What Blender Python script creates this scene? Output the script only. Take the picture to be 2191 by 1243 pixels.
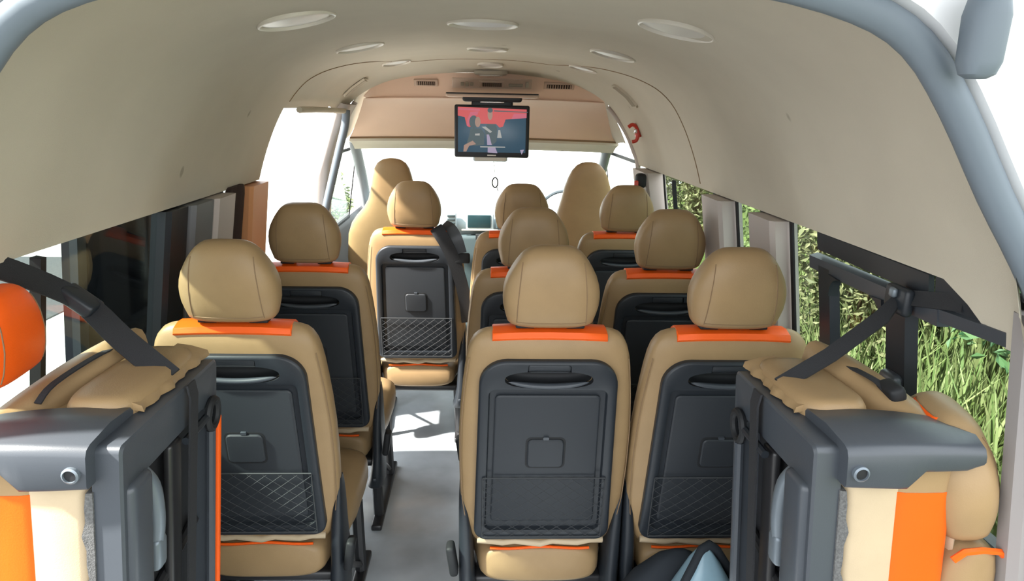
import bpy, bmesh, math, random
from mathutils import Vector, Matrix
random.seed(7)
for o in list(bpy.data.objects): bpy.data.objects.remove(o)
SC = bpy.context.scene
COL = SC.collection
R = math.radians

# ------------------------------------------------------------------ camera, world, exposure
cam_d = bpy.data.cameras.new('camera'); cam = bpy.data.objects.new('camera', cam_d); COL.objects.link(cam)
cam_d.sensor_fit = 'HORIZONTAL'; cam_d.sensor_width = 36.0; cam_d.lens = 36.0*1500/2191
cam_d.clip_start = 0.02; cam_d.clip_end = 300
YAW, PITCH, ROLL = R(2.524), R(14.582), 0.02
fw = Vector((math.sin(YAW)*math.cos(PITCH), math.cos(YAW)*math.cos(PITCH), -math.sin(PITCH)))
rt = Vector((math.cos(YAW), -math.sin(YAW), 0)); dn = fw.cross(rt)
cx = rt*math.cos(ROLL) - dn*math.sin(ROLL)          # image x axis in the world
cy = rt*math.sin(ROLL) + dn*math.cos(ROLL)          # image y axis (down)
cam.matrix_world = Matrix(((cx.x, -cy.x, -fw.x, 0.03), (cx.y, -cy.y, -fw.y, 0.0), (cx.z, -cy.z, -fw.z, 1.5), (0, 0, 0, 1)))
SC.camera = cam
SC.view_settings.view_transform = 'Standard'; SC.view_settings.look = 'None'
SC.view_settings.gamma = 1.0; SC.view_settings.use_curve_mapping = False
SC.view_settings.exposure = 0.5
w = bpy.data.worlds.new('overcast_sky'); SC.world = w; w.use_nodes = True
nt = w.node_tree; bg = nt.nodes['Background']
bg.inputs['Color'].default_value = (0.93, 0.97, 1.0, 1); bg.inputs['Strength'].default_value = 3.0
sun_d = bpy.data.lights.new('sun', 'SUN'); sun = bpy.data.objects.new('sun', sun_d); COL.objects.link(sun)
sun_d.energy = 16.0; sun_d.angle = R(3); sun_d.color = (1, .95, .86)
sun.rotation_euler = Vector((0.80, 0.30, -0.85)).to_track_quat('-Z', 'Y').to_euler()

# ------------------------------------------------------------------ materials
def mat(name, col, rough=.5, spec=.5, metal=0, noise=0, nscale=40, bump=0, bscale=300, coat=0):
    m = bpy.data.materials.new(name); m.use_nodes = True; t = m.node_tree
    b = t.nodes['Principled BSDF']
    b.inputs['Base Color'].default_value = (*col, 1); b.inputs['Roughness'].default_value = rough
    b.inputs['Metallic'].default_value = metal; b.inputs['Specular IOR Level'].default_value = spec
    b.inputs['Coat Weight'].default_value = coat
    tc = t.nodes.new('ShaderNodeTexCoord')
    if noise:
        n = t.nodes.new('ShaderNodeTexNoise'); n.inputs['Scale'].default_value = nscale; n.inputs['Detail'].default_value = 4
        t.links.new(tc.outputs['Object'], n.inputs['Vector'])
        mr = t.nodes.new('ShaderNodeMapRange'); mr.inputs['From Min'].default_value = .3; mr.inputs['From Max'].default_value = .7
        mr.inputs['To Min'].default_value = 1-noise; mr.inputs['To Max'].default_value = 1+noise
        t.links.new(n.outputs['Fac'], mr.inputs['Value'])
        mx = t.nodes.new('ShaderNodeMix'); mx.data_type = 'RGBA'; mx.blend_type = 'MULTIPLY'; mx.inputs['Factor'].default_value = 1
        mx.inputs['A'].default_value = (*col, 1)
        cb = t.nodes.new('ShaderNodeCombineColor')
        for k in range(3): t.links.new(mr.outputs['Result'], cb.inputs[k])
        t.links.new(cb.outputs['Color'], mx.inputs['B']); t.links.new(mx.outputs['Result'], b.inputs['Base Color'])
    if bump:
        n2 = t.nodes.new('ShaderNodeTexNoise'); n2.inputs['Scale'].default_value = bscale; n2.inputs['Detail'].default_value = 3
        t.links.new(tc.outputs['Object'], n2.inputs['Vector'])
        bp = t.nodes.new('ShaderNodeBump'); bp.inputs['Strength'].default_value = bump; bp.inputs['Distance'].default_value = .004
        t.links.new(n2.outputs['Fac'], bp.inputs['Height']); t.links.new(bp.outputs['Normal'], b.inputs['Normal'])
    return m
def glassmat(name, tint, refl=.06):
    m = bpy.data.materials.new(name); m.use_nodes = True; t = m.node_tree
    t.nodes.remove(t.nodes['Principled BSDF']); out = t.nodes['Material Output']
    tr = t.nodes.new('ShaderNodeBsdfTransparent'); tr.inputs['Color'].default_value = (*tint, 1)
    gl = t.nodes.new('ShaderNodeBsdfGlossy'); gl.inputs['Roughness'].default_value = .02
    lw = t.nodes.new('ShaderNodeLayerWeight'); lw.inputs['Blend'].default_value = .5
    pw = t.nodes.new('ShaderNodeMath'); pw.operation = 'POWER'; pw.inputs[1].default_value = 5
    ma = t.nodes.new('ShaderNodeMath'); ma.operation = 'MULTIPLY_ADD'; ma.inputs[1].default_value = .5; ma.inputs[2].default_value = .03
    t.links.new(lw.outputs['Facing'], pw.inputs[0]); t.links.new(pw.outputs[0], ma.inputs[0])
    mx = t.nodes.new('ShaderNodeMixShader')
    t.links.new(ma.outputs[0], mx.inputs['Fac']); t.links.new(tr.outputs[0], mx.inputs[1]); t.links.new(gl.outputs[0], mx.inputs[2])
    t.links.new(mx.outputs[0], out.inputs['Surface'])
    return m
def emit(name, col, s):
    m = bpy.data.materials.new(name); m.use_nodes = True
    b = m.node_tree.nodes['Principled BSDF']; b.inputs['Base Color'].default_value = (.01, .01, .01, 1)
    b.inputs['Emission Color'].default_value = (*col, 1); b.inputs['Emission Strength'].default_value = s
    b.inputs['Roughness'].default_value = .25
    return m
M = dict(
    leather=mat('beige_leather', (.30, .200, .102), .42, .28, noise=.05, nscale=14, bump=.10, bscale=420),
    leather2=mat('pale_beige_leather', (.46, .365, .245), .45, .3, noise=.04, nscale=12, bump=.10, bscale=420),
    thread=mat('tan_thread', (.22, .14, .075), .8),
    orange=mat('orange_leather', (.85, .11, .008), .42, .28, noise=.03, nscale=14, bump=.08, bscale=420),
    amber=mat('orange_seat_stripe', (.74, .105, .007), .42, .25, noise=.03, nscale=9, bump=.08, bscale=420),
    plastic=mat('charcoal_plastic', (.018, .022, .028), .42, .4, bump=.06, bscale=700),
    plastic2=mat('slate_grey_plastic', (.050, .058, .070), .38, .5, bump=.06, bscale=700),
    tray=mat('charcoal_tray', (.024, .028, .034), .50, .38, bump=.08, bscale=800),
    rubber=mat('blue_grey_rubber', (.14, .17, .20), .55, .35),
    blackrub=mat('black_rubber', (.015, .016, .018), .6, .3),
    metal=mat('black_painted_steel', (.02, .02, .022), .35, .5),
    chrome=mat('bright_steel', (.75, .75, .76), .22, .5, metal=1),
    greysteel=mat('dull_grey_steel', (.16, .19, .22), .4, .5, metal=.4),
    net=mat('grey_net_cord', (.045, .048, .052), .7, .3),
    foam=mat('grey_foam', (.12, .12, .12), .95, .1, noise=.3, nscale=220, bump=.5, bscale=500),
    lining=mat('beige_roof_lining', (.52, .475, .39), .85, .2, noise=.035, nscale=5, bump=.12, bscale=500),
    header=mat('rosy_beige_panel', (.74, .54, .42), .6, .35, noise=.02, nscale=6),
    trim=mat('pale_grey_beige_trim', (.47, .42, .39), .6, .35),
    midtrim=mat('lilac_grey_trim', (.27, .25, .245), .6, .35),
    greytrim=mat('grey_pillar_trim', (.16, .17, .18), .55, .35),
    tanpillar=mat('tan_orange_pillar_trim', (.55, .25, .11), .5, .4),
    browndark=mat('dark_brown_curtain', (.045, .030, .026), .8, .2),
    vent_dark=mat('vent_opening', (.045, .03, .025), .7, .2),
    ventframe=mat('vent_frame', (.58, .44, .35), .5, .4),
    lens=mat('frosted_lamp_lens', (.62, .60, .56), .35, .5),
    ringw=mat('white_lamp_rim', (.68, .64, .57), .35, .5),
    grille=mat('beige_grille', (.40, .36, .29), .6, .3),
    red=mat('red_plastic', (.55, .05, .03), .35, .5),
    floor=mat('grey_vinyl_floor', (.54, .59, .64), .22, .9, noise=.25, nscale=3, bump=.5, bscale=3),
    wall=mat('grey_side_panel', (.12, .12, .125), .6, .3),
    white=mat('white_car_paint', (.80, .81, .82), .25, .5, coat=.5),
    silver=mat('silver_dashboard', (.42, .50, .54), .40, .5),
    dash=mat('dark_dashboard', (.06, .085, .095), .5, .4),
    dashscreen=mat('dashboard_screen', (.02, .05, .06), .2, .5),
    strap=mat('black_belt_webbing', (.022, .023, .026), .75, .3, bump=.3, bscale=600),
    bag=mat('pale_blue_vinyl', (.20, .31, .38), .35, .5, noise=.08, nscale=12),
    bagdark=mat('dark_navy_cloth', (.02, .024, .03), .8, .2),
    glass=glassmat('clear_glass', (.93, .97, .95)),
    tint=glassmat('tinted_glass', (.72, .78, .76)),
    dark=mat('dark_tinted_door_glass', (.010, .011, .016), .08, .5),
    asphalt=mat('pale_concrete', (.52, .52, .50), .9, .2, noise=.15, nscale=1.5),
    tarmac=mat('dark_tarmac', (.07, .072, .075), .9, .2, noise=.2, nscale=30),
    soil=mat('grassy_soil', (.09, .12, .035), .95, .1, noise=.4, nscale=3),
    bark=mat('brown_stems', (.10, .07, .04), .9, .1),
)
def scuffs(m, scale, rad, dark):
    # sparse little scuff marks on the lining cloth
    t = m.node_tree; b = t.nodes['Principled BSDF']; lk = b.inputs['Base Color'].links[0].from_socket
    tc = t.nodes.new('ShaderNodeTexCoord'); v = t.nodes.new('ShaderNodeTexVoronoi'); v.inputs['Scale'].default_value = scale
    mp = t.nodes.new('ShaderNodeMapping'); mp.inputs['Scale'].default_value = (1, 1, .6); mp.inputs['Rotation'].default_value = (.3, .2, 0)
    t.links.new(tc.outputs['Object'], mp.inputs['Vector']); t.links.new(mp.outputs['Vector'], v.inputs['Vector'])
    mr = t.nodes.new('ShaderNodeMapRange'); mr.inputs['From Min'].default_value = rad*.6; mr.inputs['From Max'].default_value = rad
    mr.inputs['To Min'].default_value = dark; mr.inputs['To Max'].default_value = 0
    t.links.new(v.outputs['Distance'], mr.inputs['Value'])
    mx = t.nodes.new('ShaderNodeMix'); mx.data_type = 'RGBA'; mx.inputs['B'].default_value = (.16, .13, .09, 1)
    t.links.new(mr.outputs['Result'], mx.inputs['Factor']); t.links.new(lk, mx.inputs['A']); t.links.new(mx.outputs['Result'], b.inputs['Base Color'])
scuffs(M['lining'], 4.2, .055, .45)
def leafmat(name, c1, c2):
    m = mat(name, c1, .55, .3); t = m.node_tree; b = t.nodes['Principled BSDF']
    g = t.nodes.new('ShaderNodeNewGeometry'); rp = t.nodes.new('ShaderNodeMix'); rp.data_type = 'RGBA'
    rp.inputs['A'].default_value = (*c1, 1); rp.inputs['B'].default_value = (*c2, 1)
    t.links.new(g.outputs['Random Per Island'], rp.inputs['Factor']); t.links.new(rp.outputs['Result'], b.inputs['Base Color'])
    b.inputs['Transmission Weight'].default_value = 0
    return m
M['leaf_a'] = leafmat('mid_green_leaves', (.08, .13, .035), (.22, .27, .10))
M['leaf_b'] = leafmat('olive_leaves', (.10, .11, .045), (.26, .25, .13))
M['leaf_c'] = leafmat('deep_green_leaves', (.03, .085, .035), (.10, .18, .07))
M['blade'] = leafmat('grass_blades', (.11, .17, .05), (.27, .29, .13))

# ------------------------------------------------------------------ helpers
def obj(name, bm_or_me, m, parent=None, smooth=40, mods=None):
    if isinstance(bm_or_me, bmesh.types.BMesh):
        me = bpy.data.meshes.new(name)
        bmesh.ops.recalc_face_normals(bm_or_me, faces=bm_or_me.faces)
        bm_or_me.to_mesh(me); bm_or_me.free()
    else: me = bm_or_me
    if smooth is not None and len(me.polygons):
        me.shade_smooth(); me.set_sharp_from_angle(angle=R(smooth))
    ms = m if isinstance(m, (list, tuple)) else [m]
    for k in ms: me.materials.append(M[k] if isinstance(k, str) else k)
    o = bpy.data.objects.new(name, me); COL.objects.link(o)
    if parent: o.parent = parent
    return o
def tag(o, label=None, cat=None, group=None, kind=None):
    if label: o['label'] = label
    if cat: o['category'] = cat
    if group: o['group'] = group
    if kind: o['kind'] = kind
    return o
def thing(name, loc, label, cat, group=None):
    o = bpy.data.objects.new(name, None); COL.objects.link(o); o.location = loc; o.empty_display_size = .1
    return tag(o, label, cat, group)
def struct(name, bm, m, smooth=40, parent=None):
    o = obj(name, bm, m, parent, smooth)
    if not parent: o['kind'] = 'structure'
    return o
def dup(root):
    r = root.copy(); COL.objects.link(r)
    for c in root.children:
        d = c.copy(); COL.objects.link(d); d.parent = r
        for g in c.children:
            e = g.copy(); COL.objects.link(e); e.parent = d
    return r
def new(): return bmesh.new()
def box(bm, c, s, bev=0, seg=3, mx=None):
    v = bmesh.ops.create_cube(bm, size=1)['verts']
    for q in v: q.co = Vector((q.co.x*s[0], q.co.y*s[1], q.co.z*s[2]))
    if bev:
        es = list({e for q in v for e in q.link_edges})
        r = bmesh.ops.bevel(bm, geom=es, offset=min(bev, min(s)*.49), segments=seg, profile=.5, affect='EDGES')
        v = list({q for f in r['faces'] for q in f.verts} | {q for q in v if q.is_valid})
        # collect connected verts
        seen = set(v); st = list(v)
        while st:
            a = st.pop()
            for e in a.link_edges:
                b = e.other_vert(a)
                if b not in seen: seen.add(b); st.append(b)
        v = list(seen)
    T = Matrix.Translation(c) @ (mx.to_4x4() if mx is not None else Matrix.Identity(4))
    for q in v: q.co = T @ q.co
    return v
def bbox(c, s, bev=.01, seg=3, mx=None):
    bm = new(); box(bm, Vector(c), s, bev, seg, mx); return bm
def loft(bm, rings, cap=True, closed=True):
    vs = [[bm.verts.new(p) for p in r] for r in rings]
    n = len(vs[0])
    for a, b in zip(vs, vs[1:]):
        for i in range(n if closed else n-1):
            j = (i+1) % n
            bm.faces.new((a[i], a[j], b[j], b[i]))
    if cap and closed:
        bm.faces.new(vs[0]); bm.faces.new(vs[-1])
    return vs
def sell(hw, ht, n=36, p=3.0):
    out = []
    for i in range(n):
        a = 2*math.pi*i/n; c, s = math.cos(a), math.sin(a)
        out.append((hw*math.copysign(abs(c)**(2/p), c), ht*math.copysign(abs(s)**(2/p), s)))
    return out
def tube(bm, pts, r, n=8, closed=False, flat=None):
    pts = [Vector(p) for p in pts]; rings = []
    up0 = Vector((0, 0, 1)); prev = None
    for i, p in enumerate(pts):
        a = pts[i-1] if i > 0 else (pts[-1] if closed else p); b = pts[(i+1) % len(pts)] if (i < len(pts)-1 or closed) else p
        t = (b-a).normalized()
        if prev is None:
            u = up0 if abs(t.z) < .9 else Vector((0, 1, 0))
            x = t.cross(u).normalized()
        else:
            x = (prev - t*prev.dot(t)).normalized()
        y = t.cross(x); prev = x
        rr = r[i] if isinstance(r, (list, tuple)) else r
        rings.append([p + x*rr*math.cos(2*math.pi*k/n) + y*rr*math.sin(2*math.pi*k/n) for k in range(n)])
    if closed: rings.append(rings[0])
    if closed:
        vs = [[bm.verts.new(q) for q in g] for g in rings[:-1]]; vs.append(vs[0])
        for a, b in zip(vs, vs[1:]):
            for k in range(n): bm.faces.new((a[k], a[(k+1) % n], b[(k+1) % n], b[k]))
    else: loft(bm, rings)
def tubebm(pts, r, n=8, closed=False):
    bm = new(); tube(bm, pts, r, n, closed); return bm
def ribbon(pts, wdir, width, th=.003):
    """a strap: pts centre line, wdir width directions"""
    bm = new(); rings = []
    pts = [Vector(p) for p in pts]
    for i, p in enumerate(pts):
        t = (pts[min(i+1, len(pts)-1)]-pts[max(i-1, 0)]).normalized()
        wd = Vector(wdir[i] if isinstance(wdir[0], (tuple, list, Vector)) else wdir); wd = (wd - t*wd.dot(t)).normalized()
        n = t.cross(wd)
        rings.append([p+wd*width/2+n*th/2, p-wd*width/2+n*th/2, p-wd*width/2-n*th/2, p+wd*width/2-n*th/2])
    loft(bm, rings); return bm
def smoothpts(pts, n=8):
    P = [Vector(p) for p in pts]; out = []
    for i in range(len(P)-1):
        p0, p1, p2, p3 = P[max(i-1, 0)], P[i], P[i+1], P[min(i+2, len(P)-1)]
        for k in range(n):
            t = k/n
            out.append(.5*((2*p1)+(p2-p0)*t+(2*p0-5*p1+4*p2-p3)*t*t+(3*p1-p0-3*p2+p3)*t**3))
    out.append(P[-1]); return out
def interp(tab, x):
    if x <= tab[0][0]: return tab[0][1]
    for (a, b), (c, d) in zip(tab, tab[1:]):
        if x <= c: return b+(d-b)*(x-a)/(c-a)
    return tab[-1][1]
def smooth01(t):
    t = min(1, max(0, t)); return t*t*(3-2*t)

# ------------------------------------------------------------------ the roof lining and body shell
FZ = -0.22                      # van floor
X0 = 0.02                       # van centre line
PROF = [(0, 1.722), (.15, 1.719), (.27, 1.709), (.38, 1.694), (.48, 1.672), (.56, 1.640), (.62, 1.606), (.67, 1.567), (.72, 1.508), (.765, 1.43), (.80, 1.35), (.825, 1.28), (.843, 1.22)]
def drop(Y): return .05*smooth01((Y-3.2)/.65)
def roofz(dx, Y): return interp(PROF, abs(dx)) - drop(Y)
def wallx(z):                   # half width of the side wall / glass at height z
    return interp([(-1, .935), (.5, .935), (.75, .925), (1.22, .855), (1.5, .80)], z)
def pts_profile():
    p = smoothpts([(a, 0, b) for a, b in PROF], 3)
    return [(q.x, q.z) for q in p]
PP = pts_profile()
Ys = [.955, .985, 1.03, 1.08, 1.13, 1.2, 1.5, 1.8, 2.1, 2.4, 2.70, 2.735, 2.765, 2.9, 3.1, 3.3, 3.45, 3.6, 3.7, 3.79]
full = [(-a, b) for a, b in reversed(PP[1:])] + PP
bm = new(); grid = []
for Y in Ys:
    row = []
    for a, b in full:
        d = drop(Y)*smooth01((b-1.2)/.3)
        nn = Vector((a*1.1, b-1.15)).normalized(); off = {.955: .045, .985: .020, 1.03: .006}.get(Y, 0)
        row.append(bm.verts.new((X0 + a - nn.x*off, Y, b - d - nn.y*off)))
    # inward lip under the lower edge
    dz = .075*smooth01((1.21-Y)/.19)
    e = [bm.verts.new((X0+sx_*xx, Y, zz-dz*kk)) for sx_ in (-1, 1) for xx, zz, kk in ((.843+.06*dz, 1.217, 1), (.866+.06*dz, 1.211, 1))]
    grid.append([e[1], e[0]]+row+[e[2], e[3]])
for i in range(len(Ys)-1):
    for j in range(len(grid[0])-1):
        f = (grid[i][j], grid[i][j+1], grid[i+1][j+1], grid[i+1][j])
        yc = (Ys[i]+Ys[i+1])/2; zc = sum(v.co.z for v in f)/4; xc = sum(v.co.x for v in f)/4
        if xc < 0 and 2.72 < yc < 3.8 and zc < (1.478 if yc < 3.6 else 1.44): continue       # the sliding door opening
        bm.faces.new(f)
struct('ceiling', bm, 'lining', 60)
# outer roof skin
bm = new(); rows_ = []
skinY = (.955, 1.5, 2.1, 2.70, 3.1, 3.62, 3.9, 4.2, 4.5)
for Y in skinY:
    dd = interp([(3.4, 0), (4.2, .10), (4.5, .30)], Y)
    rows_.append([bm.verts.new((X0+a*1.055, Y, b+.06-dd*smooth01((b-1.1)/.4))) for a, b in full])
for i in range(len(skinY)-1):
    for j in range(len(full)-1):
        f = (rows_[i][j], rows_[i][j+1], rows_[i+1][j+1], rows_[i+1][j])
        zc = sum(v.co.z for v in f)/4; xc = sum(v.co.x for v in f)/4; yc = (skinY[i]+skinY[i+1])/2
        if xc < 0 and 2.70 < yc < 3.62 and zc < 1.53: continue
        if yc > 3.62 and zc < 1.60: continue
        bm.faces.new(f)
struct('trim_1', bm, 'white', 60)
# seams of the lining
def seam_line(Yf, zlo, side=None):
    pts = []
    for a, b in full:
        if side == 'R' and a < 0.0: continue
        if side == 'L' and a > 0.0: continue
        Y = Yf(abs(a)); z = b-drop(Y)*smooth01((b-1.2)/.3)
        if z < zlo: continue
        n = Vector((-a*1.2, 0, -1)).normalized()
        pts.append(Vector((X0+a, Y, z))+n*.0005)
    return pts
sf = lambda a: 3.36 - .70*smooth01((a-.30)/.42)
sl = obj('lining_seam', tubebm(seam_line(sf, 1.23, 'R'), .0022, 5), 'thread')
sl['kind'] = 'structure'
sfl = lambda a: 3.36 - .60*smooth01((a-.30)/.36)
sl = obj('lining_seam', tubebm(seam_line(sfl, 1.49, 'L'), .0022, 5), 'thread'); sl['kind'] = 'structure'
# rear hatch seal: fat rubber tube around the opening
def hatch_path(off, Y):
    P = [(.945, -.2), (.945, .3), (.945, .75), (.935, .95), (.90, 1.10), (.855, 1.20), (.792, 1.30), (.725, 1.394), (.648, 1.512), (.580, 1.592), (.495, 1.636), (.35, 1.668), (.15, 1.684), (0, 1.688)]
    fullp = P + [(-a, b) for a, b in reversed(P[:-1])]
    pts = []
    for a, b in fullp:
        n = Vector((a, b-.9)).normalized()
        pts.append((X0+a+n.x*off, Y, b+n.y*off))
    return smoothpts(pts, 3)
struct('trim_2', tubebm(hatch_path(.0, .955), .022, 12), 'rubber', 60)
# white body jamb outside the seal
bm = new()
pa, pb, pc, pd = hatch_path(.018, .97), hatch_path(.03, .94), hatch_path(.12, .93), hatch_path(.17, .99)
for A, B in ((pa, pb), (pb, pc), (pc, pd)):
    va = [bm.verts.new(p) for p in A]; vb = [bm.verts.new(p) for p in B]
    for i in range(len(A)-1): bm.faces.new((va[i], va[i+1], vb[i+1], vb[i]))
struct('trim_3', bm, 'white', 60)
# rear hatch hinge cover at the upper right corner of the opening
hc = thing('hatch_hinge', (.650, .90, 1.592), 'dark rounded hinge cover on the white tailgate jamb at the upper right corner', 'hinge')
bm = new(); loft(bm, [[(x, y, z) for x, y in sell(.026*k, .020*k, 20, 2.6)] for z, k in ((-.045, .45), (-.04, .8), (-.025, 1), (.03, 1.05), (.05, .9), (.06, .5))])
obj('cover', bm, 'rubber', hc)
obj('gas_strut', tubebm([(.004, 0, .05), (.006, -.02, .2)], .013, 10), 'rubber', hc)

# open tailgate, swung up and back from the roof edge
tg = thing('tailgate', (X0, .93, 1.76), 'open white tailgate swung up above the rear opening', 'tailgate')
bm = new(); loft(bm, [[(x, y, .10+.22*(-y)/1.15+z*k) for x, y in ((-.78*k2, 0), (-.80*k2, -.5), (-.72*k2, -1.15), (.72*k2, -1.15), (.80*k2, -.5), (.78*k2, 0))] for z, k, k2 in ((0, 1, .97), (.02, 1, 1), (.06, 1, 1), (.09, 1, .95))]); obj('outer_panel', bm, 'white', tg)
bm = new(); loft(bm, [[(x, y, .07+.22*(-y)/1.15+z) for x, y in ((-.70*k2, -.05), (-.70*k2, -.5), (-.62*k2, -1.08), (.62*k2, -1.08), (.70*k2, -.5), (.70*k2, -.05))] for z, k2 in ((.03, 1), (.005, 1), (0, .96))]); obj('inner_panel', bm, 'wall', tg)

# floor
bm = new()
nx, ny = 26, 60
vg = [[bm.verts.new((X0-.95+1.9*i/nx, .93+(5.5-.93)*j/ny, FZ + .004*math.sin(j*.9+i*.35)*math.sin(i*.8) + .003*math.sin(j*2.1))) for i in range(nx+1)] for j in range(ny+1)]
for j in range(ny):
    for i in range(nx): bm.faces.new((vg[j][i], vg[j][i+1], vg[j+1][i+1], vg[j+1][i]))
struct('floor', bm, 'floor', 60)
struct('trim_4', bbox((X0, 3.2, FZ-.06), (1.9, 4.6, .08), .005), 'white')
struct('trim_5', bbox((X0, .955, FZ-.03), (1.8, .06, .10), .015), 'plastic')

# side walls below the windows
def wall_panel(name, side, Y0, Y1, m='wall'):
    bm = new(); prof = [(FZ, 0), (.3, 0), (.5, 0), (.70, 0), (.735, 0), (.75, .012), (.75, .05), (FZ, .05)]
    rings = []
    for Y in (Y0, Y1):
        rings.append([(X0+side*(wallx(z)-.012+off), Y, z) for z, off in prof])
    loft(bm, rings); return struct(name, bm, m)
wall_panel('wall_right', 1, .98, 5.45)
wall_panel('wall_left', -1, .98, 2.72)
wall_panel('wall_left_front', -1, 3.62, 5.45)
struct('baseboard_right', bbox((X0+.905, 2.4, FZ+.05), (.03, 2.8, .10), .01), 'plastic')
struct('baseboard_left', bbox((X0-.905, 1.85, FZ+.05), (.03, 1.7, .10), .01), 'plastic')

def side_plane_pt(side, Y, z, inset=0): return Vector((X0+side*(wallx(z)-inset), Y, z))
def pillar(name, side, Y0, Y1, m, depth=.06, z0=.74, z1=1.212, kind=True, bev=.012, inset=0, slant=0):
    """a pillar cover between windows, following the lean of the wall"""
    bm = new(); rings = []
    for z in (z0, (z0+z1)/2, z1):
        x = wallx(z)-inset
        sl_ = slant*(z-z0)
        c = bev
        rings.append([(X0+side*(x+.02), Y0+sl_, z), (X0+side*(x-depth+c), Y0+sl_, z), (X0+side*(x-depth), Y0+c+sl_, z),
                      (X0+side*(x-depth), Y1-c+sl_, z), (X0+side*(x-depth+c), Y1+sl_, z), (X0+side*(x+.02), Y1+sl_, z)])
    loft(bm, rings); return struct(name, bm, m, 30)
def pane(name, side, Y0, Y1, z0=.75, z1=1.25, m='tint', inset=-.004, parent=None):
    bm = new(); rings = []
    for z in (z0, (z0+z1)/2, z1):
        x = wallx(z)-inset
        rings.append([(X0+side*x, Y0, z), (X0+side*(x+.004), Y0, z), (X0+side*(x+.004), Y1, z), (X0+side*x, Y1, z)])
    loft(bm, rings); return obj(name, bm, m, parent)
def bar(bm, side, A, B, w_, d_, inset=.0):
    """a straight bar on the wall plane from (Y,z) A to B, w_ wide in the plane, d_ deep"""
    a = side_plane_pt(side, A[0], A[1], inset); b = side_plane_pt(side, B[0], B[1], inset)
    t = (b-a).normalized(); n = Vector((-side, 0, -.15)).normalized(); s = t.cross(n).normalized()
    rings = []
    for p in (a, b):
        rings.append([p+s*w_/2, p+s*w_/2*.8+n*d_, p-s*w_/2*.8+n*d_, p-s*w_/2])
    loft(bm, rings)
def window(name, side, Y0, Y1, frame_m='blackrub', z0=.74, z1=1.224, glass='tint'):
    bm = new()
    for A, B in (((Y0, z0), (Y0, z1)), ((Y1, z0), (Y1, z1)), ((Y0, z0+.01), (Y1, z0+.01)), ((Y0, z1), (Y1, z1))): bar(bm, side, A, B, .022, .012 if A[1] < 1 and B[1] < 1 else .005)
    f = struct(name, bm, frame_m)
    pane('pane', side, Y0, Y1, z0, z1, glass, parent=f)
    return f
# right side, from the rear
w1 = window('window_1', 1, 1.02, 1.87)
w2 = window('window_2', 1, 2.08, 2.30)
w3 = window('window_3', 1, 2.53, 3.28)
w4 = window('window_4', 1, 3.60, 4.9, glass='glass')
# inner sliding frame of window_1
bm = new()
bar(bm, 1, (1.70, 1.195), (1.245, 1.193), .055, .011)
obj('upper_rail', bm, 'plastic', w1)
bm = new(); bar(bm, 1, (1.722, 1.140), (1.20, 1.145), .040, .022); bar(bm, 1, (1.20, 1.150), (1.03, 1.160), .03, .02)
obj('lower_rail', bm, 'plastic2', w1)
bm = new(); loft(bm, [[side_plane_pt(1, Y, z, i) for Y, z in ((1.225, 1.222), (1.06, 1.222), (1.03, 1.20), (1.03, 1.15), (1.225, 1.14))] for i in (.004, .011)])
obj('corner_cover', bm, 'plastic', w1)
for Y, wd, nm in ((1.645, .07, 'sash_post'), (1.335, .085, 'sash_post')):
    bm = new(); bar(bm, 1, (Y, .75), (Y, 1.14), wd, .022); obj(nm, bm, 'plastic', w1)
# rounded inner corners of the sash
for Y, sgn in ((1.61, -1), (1.378, 1)):
    bm = new(); r = .05
    arc = [(Y+sgn*r*(1-math.cos(t)), 1.124-r*(1-math.sin(t))) for t in [k*math.pi/2/6 for k in range(7)]]
    loop = [(Y, 1.128)] + [(a, b) for a, b in arc]
    loft(bm, [[side_plane_pt(1, a, b, i) for a, b in loop] for i in (.004, .028)])
    obj('sash_corner', bm, 'plastic', w1)
bm = new(); box(bm, side_plane_pt(1, 1.335, .96, .03), (.03, .06, .05), .012)
obj('sash_latch', bm, 'plastic2', w1)
bm = new(); bar(bm, 1, (3.085, .75), (3.085, 1.205), .02, .015); obj('mullion', bm, 'blackrub', w3)
pillar('trim_6', 1, 1.885, 2.065, 'trim', .055)
pillar('trim_7', 1, 2.315, 2.515, 'trim', .06)
pillar('trim_8', 1, 3.295, 3.60, 'trim', .075, slant=.10)
pillar('trim_9', 1, .965, 1.015, 'midtrim', .03, z0=.10, z1=1.212)
# left side
w5 = window('window_5', -1, 1.02, 2.02)
bm = new(); bar(bm, -1, (1.362, .75), (1.362, 1.205), .022, .02); obj('mullion', bm, 'blackrub', w5)
w6 = window('window_6', -1, 2.36, 2.53)
pillar('trim_10', -1, 1.905, 2.035, 'plastic', .03)
pillar('trim_11', -1, 2.035, 2.19, 'greytrim', .045)
pillar('trim_12', -1, 2.19, 2.355, 'trim', .055)
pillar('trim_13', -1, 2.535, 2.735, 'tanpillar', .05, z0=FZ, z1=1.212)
pillar('trim_14', -1, .965, 1.015, 'midtrim', .03, z0=.10, z1=1.212)
w7 = window('window_7', -1, 3.80, 4.9, glass='glass')
# front B pillar on the left, following the roof down from the door opening
bm = new(); rings = []
for Y in (3.60, 3.62, 3.77, 3.79):
    inn = .0 if Y in (3.60, 3.79) else .02
    rings.append([(X0-x+inn*(.7), Y, z) for x, z in ((.66, 1.50), (.70, 1.44), (.745, 1.34), (.785, 1.22), (.80, 1.10), (.815, .95), (.83, .75), (.84, .4), (.84, FZ))] +
                 [(X0-x, Y, z) for x, z in ((.875, FZ), (.875, .4), (.865, .75), (.85, .95), (.835, 1.10), (.82, 1.22), (.78, 1.34), (.735, 1.45), (.70, 1.51))])
loft(bm, rings); struct('trim_15', bm, 'trim', 60)
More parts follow.
